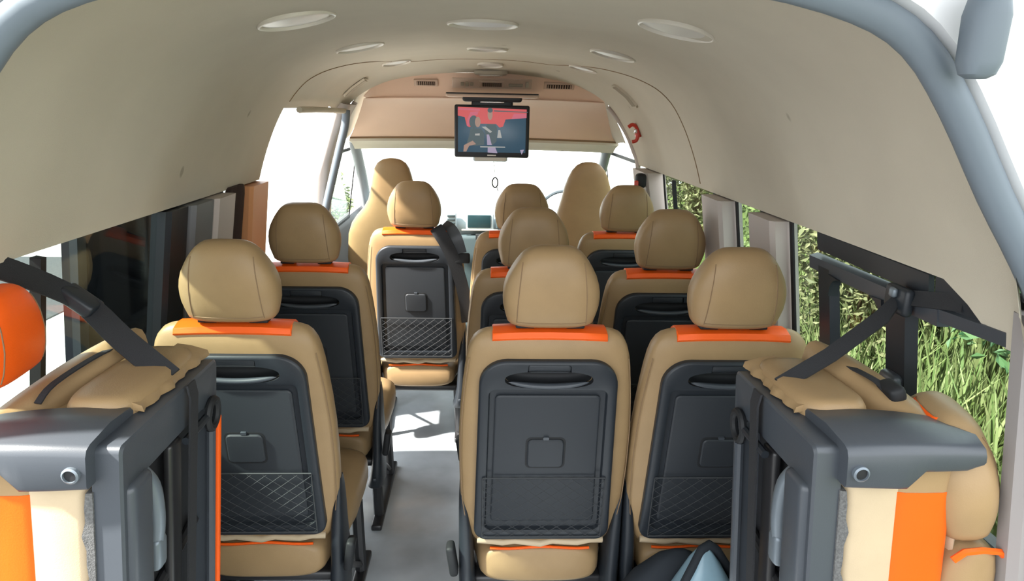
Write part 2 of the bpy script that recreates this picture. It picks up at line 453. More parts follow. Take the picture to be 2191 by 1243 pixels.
# door seal, front edge and top of the sliding door opening
sealp = [(-.845, 3.59, FZ+.02), (-.83, 3.59, .5), (-.80, 3.59, .85), (-.765, 3.59, 1.0), (-.722, 3.59, 1.16), (-.683, 3.59, 1.30), (-.655, 3.59, 1.40), (-.645, 3.585, 1.475)]
struct('trim_16', tubebm(smoothpts(sealp, 5), .020, 10), 'rubber', 60)
bm = new(); tube(bm, [(-.66, 2.74, 1.478), (-.66, 3.0, 1.478), (-.66, 3.3, 1.475), (-.652, 3.59, 1.47)], .012, 8); struct('trim_17', bm, 'lining', 60)
# doorway: step board
struct('trim_18', bbox((X0-.90, 3.17, FZ-.02), (.10, .9, .05), .01), 'plastic')

# sliding door, slid back outside the left windows
dr = tag(obj('door_1', bbox((-1.10, 2.25, .22), (.06, .96, .95), .02), 'white'), kind='structure')
def xo(z): return -1.075+(z-.7)*.10
bm = new()
def dplate(bm, Y0, Y1, z0, z1, off, th):
    loft(bm, [[(xo(z)+off, Y0, z), (xo(z)+off+th, Y0, z), (xo(z)+off+th, Y1, z), (xo(z)+off, Y1, z)] for z in (z0, (z0+z1)/2, z1)])
dplate(bm, 1.78, 2.74, .68, 1.50, 0, .02); obj('door_glass', bm, 'dark', dr)
bm = new(); dplate(bm, 1.78, 1.82, .68, 1.50, .02, .02); dplate(bm, 2.32, 2.74, .68, 1.50, .02, .02); dplate(bm, 1.82, 2.32, .68, .78, .02, .02); dplate(bm, 1.82, 2.32, 1.40, 1.5, .02, .02)
obj('door_frame', bm, 'plastic', dr)

# ------------------------------------------------------------------ the cab: header, slant panel, windscreen, dashboard
bm = new(); up, lo = [], []
nseg = 40
HX = [(-.635+1.27*i/nseg) for i in range(nseg+1)]
for dx in HX:
    top = min(1.674, interp([(0, 1.674), (.30, 1.668), (.42, 1.655), (.52, 1.632), (.585, 1.598), (.635, 1.545)], abs(dx)))
    up.append((X0+.02+dx, 3.80, top)); lo.append((X0+.02+dx, 3.885, 1.548-.01*(abs(dx)/.635)**2))
rows = [up]
for t in (.15, .5, .95): rows.append([(a[0], 3.80+.085*t, a[2]+(b[2]-a[2])*t) for a, b in zip(up, lo)])
rows.append([(p[0], 3.875, p[2]-.002) for p in lo]); rows.append([(p[0], 3.90, p[2]-.012) for p in lo]); rows.append([(p[0], 3.95, p[2]-.006) for p in lo])
# slanted panel below the lip
for t in (0, .25, .5, .75, 1):
    hw = .66+.15*t
    rows.append([(X0+.02+dx/.635*hw, 3.97+.38*t+.03*math.sin(math.pi*t), 1.548-(.222)*t-.012*(abs(dx)/.635)**2) for dx in HX])
rows.append([(p[0], p[1]+.02, p[2]-.012) for p in rows[-1]])
loft(bm, rows, cap=False, closed=False)
struct('wall_front', bm, 'header', 50)
# dark slot between slant panel and windscreen header, then the pale header
bm = new(); loft(bm, [[(X0+.02+dx*1.29, y, z-.012*(abs(dx)/.635)**2) for dx in HX] for y, z in ((4.36, 1.315), (4.365, 1.30), (4.44, 1.285), (4.50, 1.262), (4.53, 1.245), (4.56, 1.25))], cap=False, closed=False)
struct('trim_19', bm, 'lining', 60)
struct('trim_20', tubebm([(X0+.02+dx*1.28, 4.352, 1.320-.012*(abs(dx)/.635)**2) for dx in HX], .006, 6), 'thread')
# side closings beside the header, following the roof arch
for s, nm in ((-1, 'trim_21'), (1, 'trim_22')):
    bm = new(); inn, out = [], []
    A = [(.56, 1.62), (.60, 1.60), (.640, 1.545), (.69, 1.47), (.735, 1.39), (.765, 1.325)]
    rings = [[(X0+s*a, 3.785, b+.012) for a, b in A], [(X0+s*(a+.004), 3.80, b) for a, b in A], [(X0+s*(a+.03), 3.98, b) for a, b in A], [(X0+s*(a+.06), 4.40, max(b-.06, 1.30)) for a, b in A]]
    loft(bm, rings, cap=False, closed=False); struct(nm, bm, 'lining', 60)
# arch trim bead around the cab opening down the B pillars
P = [(.842, .75), (.83, .95), (.808, 1.12), (.785, 1.22), (.745, 1.34), (.70, 1.44), (.655, 1.515)]
PRt = [(.865, .75), (.86, 1.0), (.842, 1.215), (.815, 1.29), (.775, 1.375), (.72, 1.455), (.665, 1.515)]
for s, nm in ((-1, 'trim_23'), (1, 'trim_24')):
    struct(nm, tubebm(smoothpts([(X0+s*a, 3.79, b) for a, b in (P if s < 0 else PRt)], 4), .014, 8), 'trim', 60)
# windscreen
def wsp(x, t): return (X0+x*(1+.06*t), 4.55+.85*t+(.10*(1-(x/.8)**2)), 1.27-.54*t)
bm = new(); loft(bm, [[wsp(-.80+1.6*i/16, t) for i in range(17)] for t in (0, .33, .66, 1)], cap=False, closed=False)
wf = struct('window_8', tubebm([wsp(-.80+1.6*i/16, 0) for i in range(17)]+[wsp(.80-1.6*i/16, 1) for i in range(17)], .014, 6, True), 'blackrub')
obj('pane', bm, 'glass', wf)
for s, nm in ((-1, 'trim_25'), (1, 'trim_26')):
    struct(nm, tubebm([(X0+s*.80, 4.50, 1.30), (X0+s*.83, 4.95, 1.03), (X0+s*.87, 5.40, .74), (X0+s*.88, 5.42, .3)], .035, 10), 'greytrim', 60)
struct('trim_27', bbox((X0, 5.47, .25), (1.85, .06, .95), .02), 'white')
# dashboard
dh = thing('dashboard', (X0, 5.0, .5), 'silver and dark dashboard with centre screen below the windscreen', 'dashboard')
bm = new(); prof = [(5.38, .76), (5.25, .785), (5.12, .79), (5.06, .775), (5.03, .74), (5.02, .66), (5.04, .60), (5.10, .52), (5.12, .30), (5.16, FZ), (5.42, FZ)]
loft(bm, [[(x, y-.0*x, z) for y, z in prof] for x in (-.83, -.5, -.25, .0, .3, .87)])
d = obj('dash_body', bm, 'silver', None, 50); d.parent = dh; d.matrix_parent_inverse = dh.matrix_world.inverted()
def child(o, p):
    o.parent = p
    o.matrix_parent_inverse = Matrix.Translation(-p.location)
    return o
d.matrix_parent_inverse = Matrix.Translation(-dh.location)
child(obj('lower_console', bbox((.02, 5.02, .28), (.62, .10, .66), .03), 'dash'), dh)
s_ = child(obj('display_bezel', bbox((.01, 5.0, .705), (.20, .03, .125), .008), 'silver'), dh)
child(obj('display', bbox((.005, 4.984, .71), (.165, .008, .092), .004), 'dashscreen'), dh)
child(obj('chrome_strip', bbox((.01, 4.982, .648), (.26, .012, .012), .004), 'ringw'), dh)
v_ = child(obj('vent_frame', bbox((-.195, 5.0, .705), (.075, .03, .13), .008), 'silver'), dh)
for k in range(4): child(obj('vent_slat', bbox((-.195, 4.984, .67+.026*k), (.055, .012, .015), .003), 'dash'), dh)
child(obj('climate_knob', bbox((.15, 4.985, .71), (.05, .02, .10), .01), 'dash'), dh)
child(obj('radio', bbox((.07, 4.975, .60), (.18, .03, .045), .006), 'blackrub'), dh)
for k in range(6): child(obj('radio_button', bbox((.0+.028*k, 4.958, .605), (.016, .006, .012), .002), 'net'), dh)
# steering wheel
sw = thing('steering_wheel', (.60, 4.72, .80), 'dark steering wheel rim showing beside the driver seat', 'steering wheel')
mxr = Matrix.Rotation(R(-35), 3, 'X')
obj('rim', tubebm([mxr @ Vector((.19*math.cos(t), 0, .19*math.sin(t))) for t in [2*math.pi*k/40 for k in range(40)]], .014, 8, True), 'greysteel', sw)
obj('hub', bbox((0, .02, 0), (.13, .05, .10), .02, 3, mxr), 'dash', sw)
for a in (0, math.pi, -math.pi/2): obj('spoke', tubebm([mxr @ Vector((.05*math.cos(a), .01, .05*math.sin(a))), mxr @ Vector((.185*math.cos(a), 0, .185*math.sin(a)))], .013, 6), 'dash', sw)
obj('column', tubebm([(0, .04, -.02), (0, .36, -.26)], .035, 10), 'dash', sw)
# mirror and hanging ornament
mi = thing('rear_view_mirror', (.075, 4.56, 1.19), 'interior rear view mirror below the roof monitor', 'mirror')
obj('housing', bbox((0, 0, 0), (.22, .03, .05), .014), 'silver', mi); obj('mirror_glass', bbox((0, -.017, 0), (.20, .004, .038), .006), 'lens', mi)
obj('stalk', tubebm([(0, .01, .02), (0, .02, .10)], .008, 6), 'silver', mi)
orn = thing('hanging_ornament', (.108, 4.58, 1.03), 'small dangling ornament hung below the mirror against the bright windscreen', 'ornament')
obj('charm', tubebm([(.018*math.cos(t), 0, .032*math.sin(t)) for t in [2*math.pi*k/24 for k in range(24)]], .0045, 6, True), 'net', orn)
obj('cord', tubebm([(0, 0, .03), (-.005, 0, .10), (-.012, -.01, .14)], .002, 5), 'net', orn)
obj('tassel', tubebm([(.012, 0, -.03), (.02, 0, -.055)], .003, 5), 'net', orn)

# ------------------------------------------------------------------ roof fittings
def roof_frame(dx, Y):
    e = .01
    z = roofz(dx, Y); zx = (roofz(dx+e, Y)-roofz(dx-e, Y))/(2*e); zy = (roofz(dx, Y+e)-roofz(dx, Y-e))/(2*e)
    n = Vector((zx, zy, -1)).normalized()
    return Vector((X0+dx, Y, z)), n
def ring_light(X, Y, r, label):
    p, n = roof_frame(X-X0, Y)
    t = thing('ceiling_light', p, label, 'light', 'round ceiling lights')
    q = Vector((0, 0, -1)).rotation_difference(n); t.rotation_mode = 'QUATERNION'; t.rotation_quaternion = q
    bm = new()
    loft(bm, [[(a*math.cos(x), a*math.sin(x), z) for x in [2*math.pi*k/40 for k in range(40)]] for a, z in ((r, .004), (r, -.004), (r*.98, -.007), (r*.94, -.008), (r*.90, -.004), (r*.88, .004))], cap=False)
    obj('rim', bm, 'ringw', t)
    bm = new(); loft(bm, [[(a*math.cos(x), a*math.sin(x), z) for x in [2*math.pi*k/32 for k in range(32)]] for a, z in ((r*.90, -.001), (r*.6, -.004), (r*.2, -.005))])
    obj('lens', bm, 'lens', t)
col_names = {'l': 'left', 'c': 'centre', 'r': 'right'}
for X, Y, r, lb in ((.025, 2.035, .098, 'round ceiling light on the centre line, biggest and nearest'),
                    (.042, 2.873, .080, 'second round ceiling light along the centre line'),
                    (.060, 3.50, .062, 'small round ceiling light on the centre line just before the front vents'),
                    (-.398, 1.72, .090, 'nearest round ceiling light on the left side of the roof'),
                    (-.385, 2.49, .082, 'middle round ceiling light on the left side of the roof'),
                    (-.363, 3.318, .066, 'farthest round ceiling light on the left, above the door opening'),
                    (.465, 1.67, .090, 'nearest round ceiling light on the right side of the roof'),
                    (.463, 2.464, .080, 'middle round ceiling light on the right side of the roof'),
                    (.471, 3.253, .066, 'farthest round ceiling light on the right side of the roof')):
    ring_light(X, Y, r, lb)
# the flat lamp just in front of the header
t = thing('dome_lamp', (.065, 3.70, roofz(.045, 3.70)-.004), 'thin flat dome lamp at the front edge of the roof lining', 'lamp')
bm = new(); loft(bm, [[(x, y, z) for x, y in sell(.085*k, .045*k, 28, 3)] for z, k in ((.006, 1), (-.008, 1), (-.014, .9), (-.016, .6))]); obj('lamp_body', bm, 'grille', t)
bm = new(); loft(bm, [[(x, y, z) for x, y in sell(.06*k, .028*k, 28, 3)] for z, k in ((-.014, 1), (-.019, .95), (-.020, .5))]); obj('lamp_lens', bm, 'lens', t)
# long slot grilles on the roof shoulders
def slot(side, d0, d1, Ya, Yb, label):
    t = thing('roof_grille', (0, 0, 0), label, 'grille', 'slot grilles on the roof shoulders')
    N = 14
    def P(k, off, w_):
        d = d0+(d1-d0)*k/N; Y = Ya+(Yb-Ya)*k/N
        p, n = roof_frame(side*d, Y); return p + n*off + Vector((0, w_, 0)), n
    bm = new(); rings = []
    for k in range(N+1):
        wd = .045*(1 if 0 < k < N else .6)
        a = P(k, -.002, -wd)[0]; b = P(k, .007, -wd*.9)[0]; c = P(k, .007, wd*.9)[0]; d = P(k, -.002, wd)[0]
        rings.append([a, b, c, d])
    loft(bm, rings); obj('grille_frame', bm, 'lining', t)
    for m_ in range(-2, 3):
        bm = new(); tube(bm, [P(k, .008, m_*.013)[0] for k in range(1, N)], .0035, 5); obj('grille_slat', bm, 'grille', t)
slot(-1, .545, .665, 3.50, 3.56, 'long slot grille on the left roof shoulder above the door opening')
slot(1, .60, .712, 3.32, 3.30, 'long slot grille on the right roof shoulder')
# red hook on right side
h = thing('coat_hook', roof_frame(.776, 3.514)[0], 'small shiny red hook on the right roof lining', 'hook')
bm = new(); tube(bm, smoothpts([(-.060, -.03, .040), (-.042, -.035, .052), (-.022, -.035, .040), (-.012, -.035, .010), (-.018, -.035, -.022), (-.038, -.03, -.030)], 5), .009, 8); obj('hook_arm', bm, 'red', h)
obj('hook_base', bbox((-.006, -.012, .010), (.03, .04, .035), .008), 'red', h)
obj('hook_stud', bbox((-.026, -.040, .022), (.016, .012, .022), .005), 'chrome', h)

# header vents
def vent(name, x, z, W_, H_, n, label, slant=0):
    t = thing(name, (x, 3.830, z), label, 'vent', 'air vents in the header')
    t.rotation_euler = (R(34), 0, 0)
    bm = new(); box(bm, Vector((0, 0, 0)), (W_+.03, .02, H_+.018), .004); obj('vent_frame', bm, 'ventframe', t)
    obj('opening', bbox((0, -.008, 0), (W_, .010, H_), .002), 'vent_dark', t)
    for k in range(n):
        xx = -W_/2+W_*(k+.5)/n
        obj('louvre', bbox((xx, -.014, 0), (W_/n*.28, .008, H_), .001), 'ventframe', t)
    return t
vent('air_vent', -.272, 1.622, .095, .022, 9, 'left louvred air vent in the rosy header')
vent('air_vent', .425, 1.619, .130, .022, 10, 'right louvred air vent in the rosy header')
cp = vent('air_vent', .072, 1.622, .105, .022, 10, 'centre louvred air vent between the climate switches')
t = thing('climate_panel', (.072, 3.831, 1.622), 'rosy climate control panel around the centre vent', 'control panel')
t.rotation_euler = (R(34), 0, 0)
bm = new(); box(bm, Vector((0, .006, 0)), (.42, .016, .062), .006); obj('panel_plate', bm, 'ventframe', t)
for k, xx in enumerate((-.155, -.13, -.105)): obj('switch', bbox((xx, -.006, -.002), (.018, .012, .018 if k != 1 else .026), .004), 'grille', t)
obj('switch_bar', bbox((.125, -.006, -.004), (.075, .012, .016), .004), 'grille', t)
obj('end_cap', bbox((.185, -.004, 0), (.018, .012, .034), .004), 'lining', t)

# monitor
tv = thing('roof_monitor', (.073, 3.68, 1.385), 'flip down roof monitor showing two people on a red stage', 'monitor')
obj('mount_plate', bbox((0, .06, .175), (.47, .22, .022), .010), 'ventframe', tv)
obj('mount_base', bbox((0, .05, .158), (.30, .17, .03), .012), 'plastic', tv)
obj('mount_slot', bbox((.0, .03, .182), (.46, .20, .006), .002), 'blackrub', tv)
obj('hinge', bbox((0, .01, .138), (.21, .05, .04), .012), 'plastic', tv)
obj('chrome_strip', bbox((0, -.022, .142), (.12, .012, .008), .003), 'chrome', tv)
obj('housing', bbox((0, 0, -.003), (.382, .032, .262), .010), 'plastic', tv)
scr = obj('screen', bbox((0, -.0165, .0), (.345, .006, .215), .002), emit('screen_dark_blue', (.035, .085, .13), .6), tv)
def flat(pts, m, y, parent=scr):
    bm = new(); f = [bm.verts.new((x, y, z)) for x, z in pts]; bm.faces.new(f)
    r = bmesh.ops.extrude_face_region(bm, geom=list(bm.faces)); 
    for v in [e for e in r['geom'] if isinstance(e, bmesh.types.BMVert)]: v.co.y += .0006
    return obj('picture_patch', bm, m, parent, None)
E_red, E_pink, E_dk, E_skin, E_grey, E_lil = emit('screen_red', (.75, .06, .06), .5), emit('screen_pink', (.70, .10, .17), .5), emit('screen_black', (.015, .035, .04), 1), emit('screen_skin', (.42, .24, .17), .5), emit('screen_grey', (.45, .45, .42), .5), emit('screen_lilac', (.42, .34, .5), .5)
sx = lambda px: (px-770)/1290*.382            # monitor picture, measured on its own face
sz = lambda py: (720-py)/900*.262
def PX(l): return [(sx(a), sz(b)) for a, b in l]
flat(PX([(185, 320), (1360, 345), (1360, 480), (1000, 520), (960, 640), (900, 660), (840, 600), (560, 600), (380, 660), (340, 640), (300, 490), (185, 470)]), E_red, -.0202)
flat(PX([(185, 340), (560, 350), (560, 385), (185, 370)]), E_pink, -.0210)
flat(PX([(1140, 420), (1360, 420), (1360, 490), (1100, 510)]), E_pink, -.0210)
flat(PX([(400, 400), (540, 390), (520, 450), (420, 470), (370, 640), (340, 640), (350, 520)]), E_pink, -.0210)
flat(PX([(800, 370), (1380, 385), (1380, 400), (800, 388)]), E_dk, -.0212)
# sitting figure (left)
def disc(cx_, cz_, rx, rz_): return PX([(cx_+rx*math.cos(a), cz_+rz_*math.sin(a)) for a in [2*math.pi*k/18 for k in range(18)]])
flat(disc(455, 570, 75, 110), E_dk, -.0214)
flat(disc(525, 570, 48, 90), E_skin, -.0220)
flat(PX([(400, 680), (580, 680), (640, 760), (640, 960), (480, 980), (330, 960), (380, 800)]), E_dk, -.0214)
flat(PX([(480, 770), (560, 765), (560, 800), (480, 800)]), E_grey, -.0222)
flat(PX([(440, 890), (500, 950), (380, 980), (330, 1080), (280, 1080), (290, 970)]), E_skin, -.0222)
# standing figure (right)
flat(disc(735, 440, 42, 95), E_skin, -.0214)
flat(disc(735, 370, 46, 40), E_dk, -.0220)
flat(PX([(690, 600), (820, 600), (860, 680), (850, 900), (780, 960), (700, 940), (640, 700)]), E_dk, -.0214)
flat(PX([(590, 650), (660, 645), (770, 730), (740, 755)]), E_grey, -.0224)
flat(PX([(680, 780), (720, 780), (770, 960), (690, 960)]), E_lil, -.0224)
flat(PX([(700, 1000), (830, 1000), (870, 1100), (700, 1090)]), E_lil, -.0214)
flat(PX([(570, 985), (1000, 985), (1000, 1003), (570, 1003)]), E_grey, -.0216)
flat(PX([(880, 700), (910, 700), (940, 835), (860, 835)]), E_grey, -.0216)
flat(PX([(1260, 1040), (1330, 1030), (1290, 1120)]), E_lil, -.0214)
obj('badge', bbox((.0, -.017, -.122), (.045, .003, .007), .001), 'lens', tv)

# ------------------------------------------------------------------ passenger seats
LEAN = R(9)
def BK(x, t, s):      # seat back plane: x across, t towards the front, s up along the back
    return Vector((x, t*math.cos(LEAN)-s*math.sin(LEAN), .453+s*math.cos(LEAN)+t*math.sin(LEAN)))
BW = [(0, .190), (.02, .203), (.05, .214), (.10, .229), (.18, .239), (.30, .2425), (.42, .241), (.52, .234), (.60, .225), (.645, .218), (.675, .209), (.695, .195), (.705, .180), (.712, .158)]
BT = [(0, .030), (.02, .040), (.06, .046), (.60, .046), (.66, .043), (.69, .035), (.705, .024), (.712, .012)]
def seat_mesh_back():
    bm = new(); rings = []
    for s in [0, .01, .025, .05, .08, .12, .18, .25, .32, .40, .48, .55, .60, .64, .665, .685, .698, .707, .712]:
        rings.append([BK(x, t, s) for x, t in sell(interp(BW, s), interp(BT, s), 44, 4.2)])
    loft(bm, rings); return bm
def rrect(hw0, hw1, s0, s1, r0, r1, n=8):
    """rounded trapezoid loop, bottom half width hw0 at s0, top hw1 at s1"""
    out = []
    def hw(s): return hw0+(hw1-hw0)*(s-s0)/(s1-s0)
    for cx_s, cs, r, a0, top in ((1, s0+r0, r0, -90, 0), (1, s1-r1, r1, 0, 1), (-1, s1-r1, r1, 90, 1), (-1, s0+r0, r0, 180, 0)):
        for k in range(n+1):
            a = R(a0+90*k/n)
            out.append((cx_s*(hw(cs)-r)+r*math.cos(a), cs+r*math.sin(a)))
    return out
def inset_loop(l, d):
    c = Vector((0, sum(p[1] for p in l)/len(l)))
    out = []
    n = len(l)
    for i in range(n):
        a, b = Vector(l[i-1]), Vector(l[(i+1) % n]); t = (b-a)
        if t.length < 1e-9: out.append(l[i]); continue
        t.normalize(); nn = Vector((-t.y, t.x)); out.append((l[i][0]+nn.x*d, l[i][1]+nn.y*d))
    return out
def plate(loops):
    """loops: [(loop, t)], capped at both ends"""
    bm = new(); loft(bm, [[BK(x, t, s) for x, s in l] for l, t in loops]); return bm
def panel_mesh():
    L = rrect(.199, .184, .040, .642, .040, .075)
    G = rrect(.168, .160, .078, .556, .018, .018)
    bm = plate([(L, -.036), (L, -.056), (inset_loop(L, .003), -.060), (inset_loop(L, .007), -.062), (inset_loop(G, -.006), -.062), (G, -.060), (inset_loop(G, .004), -.048)])
    return bm
def cut(o, cutters):
    for bm in cutters:
        me = bpy.data.meshes.new('cutter'); bmesh.ops.recalc_face_normals(bm, faces=bm.faces); bm.to_mesh(me); bm.free()
        c = bpy.data.objects.new('cutter', me); COL.objects.link(c); c.location = (0, 0, FZ)
        md = o.modifiers.new('cut', 'BOOLEAN'); md.object = c; md.operation = 'DIFFERENCE'; md.solver = 'EXACT'
        bpy.context.view_layer.update()
        dg = bpy.context.evaluated_depsgraph_get()
        me2 = bpy.data.meshes.new_from_object(o.evaluated_get(dg))
        o.modifiers.clear(); o.data = me2; bpy.data.objects.remove(c)
    o.data.shade_smooth(); o.data.set_sharp_from_angle(angle=R(35))
def headrest_rings():
    HW = [(0, .098), (.004, .107), (.012, .114), (.03, .119), (.055, .125), (.085, .127), (.11, .1235), (.135, .115), (.16, .102), (.18, .089), (.195, .076), (.206, .062), (.212, .048), (.214, .032)]
    HT = [(0, .036), (.012, .050), (.04, .058), (.09, .061), (.14, .056), (.18, .046), (.20, .035), (.21, .022), (.214, .008)]
    return HW, HT
HW, HT = headrest_rings()
def hr_half(x, s, p=3.0):
    a = interp(HW, s); b = interp(HT, s); k = min(1, abs(x)/a); return b*(1-k**p)**(1/p)
def make_headrest(F):
    bm = new(); rings = []
    for s in (0, .004, .012, .022, .035, .055, .075, .095, .115, .135, .155, .17, .185, .195, .203, .209, .214):
        rings.append([F(x, t, s) for x, t in sell(interp(HW, s), interp(HT, s), 44, 3.0)])
    loft(bm, rings); return bm
def make_seam(F):
    bm = new()
    for sg in (-1, 1):
        for fr in (-1, 1):
            pts = []
            for k in range(17):
                s = .016+.165*k/16; x = sg*(.090-.012*(s/.18)**2)
                pts.append(F(x, fr*(hr_half(x, s)+.0003), s))
            tube(bm, pts, .0013, 5)
    for fr in (-1,):
        for s in (.020,):
            tube(bm, [F(x, fr*(hr_half(x, s)+.0003), s) for x in [-.088+.176*k/14 for k in range(15)]], .0012, 5)
    return bm
HS0 = .728
def HF(x, t, s): return BK(x, t+.004, HS0+s)

def make_seat():
    root = thing('passenger_seat', (0, 0, FZ), 'x', 'seat', 'passenger seats')
    bk = obj('backrest', seat_mesh_back(), 'leather', root, 50)
    # orange band over the top edge
    prof = [(-.0375, .7005), (-.0355, .7045), (-.033, .708), (-.030, .714), (0, .718), (.030, .712), (.043, .702), (.045, .692)]
    prof2 = [(t*.85, s-.008) for t, s in prof]
    bm = new(); rings = []
    for x in (-.152, -.150, -.08, 0, .08, .150, .152):
        k = -.003 if abs(x) > .151 else 0
        sag = -.004*(abs(x)/.15)**2
        rings.append([BK(x, t, s+k+sag) for t, s in prof] + [BK(x, t, s+sag) for t, s in reversed(prof2)])
    loft(bm, rings); obj('orange_band', bm, 'orange', root, 50)
    # seams on the bolsters
    for sg in (-1, 1):
        obj('seam', tubebm([BK(sg*(interp(BW, s)-.006), -interp(BT, s)*.80, s) for s in [.06+.58*k/20 for k in range(21)]], .0013, 5), 'thread', root)
    p = obj('back_panel', panel_mesh(), 'plastic', root, 35)
    # scooped pull handle: the opening is cut through the panel and into the padding, a bowl lines it, a flap sits above it
    def scoop(t0, t1, g):
        bm = new(); loft(bm, [[BK(x*g, t, .588+y*g) for x, y in sell(.118, .026, 32, 2.5)] for t in (t0, t1)]); return bm
    def notch(t0, t1, g):
        bm = new(); L = rrect(.058+g, .058+g, .606-g, .632+g, .005, .005, 3); loft(bm, [[BK(x, t, s) for x, s in L] for t in (t0, t1)]); return bm
    cut(p, [scoop(-.09, -.02, 1), notch(-.09, -.055, 0)])
    cut(bk, [scoop(-.09, -.008, .985)])
    bm = new(); loft(bm, [[BK(x*k, t, .588+y*k2-dy) for x, y in sell(.118, .026, 32, 2.5)] for t, k, k2, dy in ((-.0615, 1, 1, 0), (-.050, .995, .99, 0), (-.030, .97, .92, 0), (-.018, .90, .75, .002), (-.012, .7, .4, .003))])
    bmesh.ops.delete(bm, geom=[f for f in bm.faces if len(f.verts) > 4 and abs(f.calc_center_median().z-BK(0, -.0615, .588).z) < .02 and f.calc_area() > .006], context='FACES_ONLY')
    obj('handle_bowl', bm, 'blackrub', p, 60)
    L = rrect(.055, .055, .609, .629, .004, .004, 3); obj('handle_flap', plate([(L, -.052), (L, -.0575), (inset_loop(L, .002), -.0585)]), 'tray', p, 35)
    bm = new(); N = 22; rings = []
    for k in range(N+1):
        u = -1+2*k/N; x = u*.108; hgt = .009*(1-u**4)**.5+.0005
        rings.append([BK(x, -.060-.010*(1-u**4)*math.sin(a)+.004, .566+.8*hgt*math.cos(a)+.012*u*u) for a in [2*math.pi*j/10 for j in range(10)]])
    loft(bm, rings); obj('pull_handle', bm, 'plastic2', p, 60)
    T = rrect(.150, .142, .108, .536, .012, .014)
    obj('tray', plate([(T, -.046), (T, -.054), (inset_loop(T, .002), -.056), (inset_loop(T, .005), -.0568)]), 'tray', p, 35)
    L = rrect(.0505, .0505, .305, .397, .014, .014, 5)
    la = obj('tray_latch', plate([(L, -.050), (L, -.0605), (inset_loop(L, .003), -.0635), (inset_loop(L, .007), -.064)]), 'tray', p, 35)
    L = rrect(.056, .056, .299, .403, .017, .017, 5)
    obj('latch_surround', plate([(L, -.052), (L, -.0572), (inset_loop(L, .001), -.0574)]), 'blackrub', p, 35)
    L = rrect(.008, .008, .397, .406, .002, .002, 3)
    obj('latch_tab', plate([(L, -.055), (L, -.063)]), 'plastic2', p, 35)
    # net pocket
    bm = new(); s0, s1, hw = .058, .270, .174
    step = .0262
    def clipline(x0, y0, dx, dy):
        # clip to rectangle |x|<=hw, s0<=s<=s1
        t0, t1 = -9, 9
        for p0, d_, lo, hi in ((x0, dx, -hw, hw), (y0, dy, s0, s1)):
            a, b = (lo-p0)/d_, (hi-p0)/d_
            if a > b: a, b = b, a
            t0, t1 = max(t0, a), min(t1, b)
        return (t0, t1) if t1-t0 > .01 else None
    def bul(s, x): return -.0655-.010*math.sin(math.pi*min(1, (s-s0)/(s1-s0)))*(1-(x/hw)**4)
    for sg in (-1, 1):
        for k in range(-16, 17):
            x0 = k*step*1.65
            r = clipline(x0, (s0+s1)/2, sg*.80, .60)
            if not r: continue
            pts = []
            for q in range(6):
                tt = r[0]+(r[1]-r[0])*q/5; x = x0+sg*.80*tt; s = (s0+s1)/2+.60*tt
                pts.append(BK(x, bul(s, x), s))
            tube(bm, pts, .0009, 4)
    o = obj('pocket_net', bm, 'net', p); o['kind'] = 'stuff'
    bm = new(); tube(bm, [BK(-hw+2*hw*k/12, bul(s1, 0), s1) for k in range(13)], .0022, 5); tube(bm, [BK(-hw+2*hw*k/12, -.066, s0) for k in range(13)], .0022, 5)
    for sg in (-1, 1): tube(bm, [BK(sg*hw, -.066, s0), BK(sg*hw, -.066, s1)], .0018, 5)
    obj('net_hem', bm, 'net', p)
    # hem along the bottom of the back and the orange piping under it
    bm = new(); tube(bm, [BK(-.188+.376*k/10, -.037-.003*math.sin(k*1.7), .012+.004*math.sin(k*2.3)+.010*(abs(k-5)/5)**2) for k in range(11)], .011, 8); obj('hem', bm, 'leather2', root, 60)
    bm = new(); tube(bm, [Vector((-.150+.30*k/10, -.040, .440-.003*math.sin(k*.9))) for k in range(11)], .0045, 6); obj('piping', bm, 'orange', root, 60)
    # cushion
    bm = new(); rings = []
    for y, hw_, zc, hh in ((-.045, .155, .380, .048), (-.038, .172, .380, .058), (-.02, .182, .380, .062), (.05, .195, .385, .066), (.12, .220, .395, .075), (.22, .236, .405, .085), (.38, .238, .41, .09), (.46, .235, .41, .088), (.50, .225, .405, .075), (.52, .19, .40, .05)):
        rings.append([(x, y, zc+z) for x, z in sell(hw_, hh, 36, 3.6)])
    loft(bm, rings); obj('seat_cushion', bm, 'leather', root, 50)
    # recliner covers each side
    for sg in (-1, 1):
        bm = new(); rings = []
        for z, xc, hw_, hy, yc in ((.655, .238, .003, .02, .0), (.62, .234, .009, .035, .005), (.57, .228, .016, .045, .01), (.50, .224, .020, .055, .015), (.44, .222, .022, .065, .02), (.38, .221, .023, .075, .03), (.31, .219, .025, .085, .03), (.25, .214, .029, .085, .03), (.215, .208, .034, .075, .03), (.205, .206, .03, .06, .03)):
            rings.append([(sg*xc+x, yc-.02+y, z) for x, y in sell(hw_, hy, 20, 3)])
        loft(bm, rings); rc = obj('recliner_cover', bm, 'plastic', root, 50)
        obj('cover_bolt', bbox((sg*.212, -.078, .262), (.012, .006, .012), .003), 'plastic2', rc)
    # under frame, legs, rails
    obj('under_frame', bbox((0, .24, .30), (.40, .50, .035), .012), 'metal', root)
    for sg in (-1, 1):
        obj('leg', tubebm([(sg*.195, .05, .31), (sg*.205, .05, .02)], .022, 8), 'metal', root)
        obj('leg', tubebm([(sg*.195, .42, .31), (sg*.205, .40, .02)], .022, 8), 'metal', root)
        obj('brace', tubebm([(sg*.20, .08, .28), (sg*.205, .38, .06)], .012, 6), 'metal', root)
        obj('floor_rail', bbox((sg*.205, .24, .014), (.045, .56, .028), .008), 'metal', root)
    hr = obj('headrest', make_headrest(HF), 'leather', root, 60)
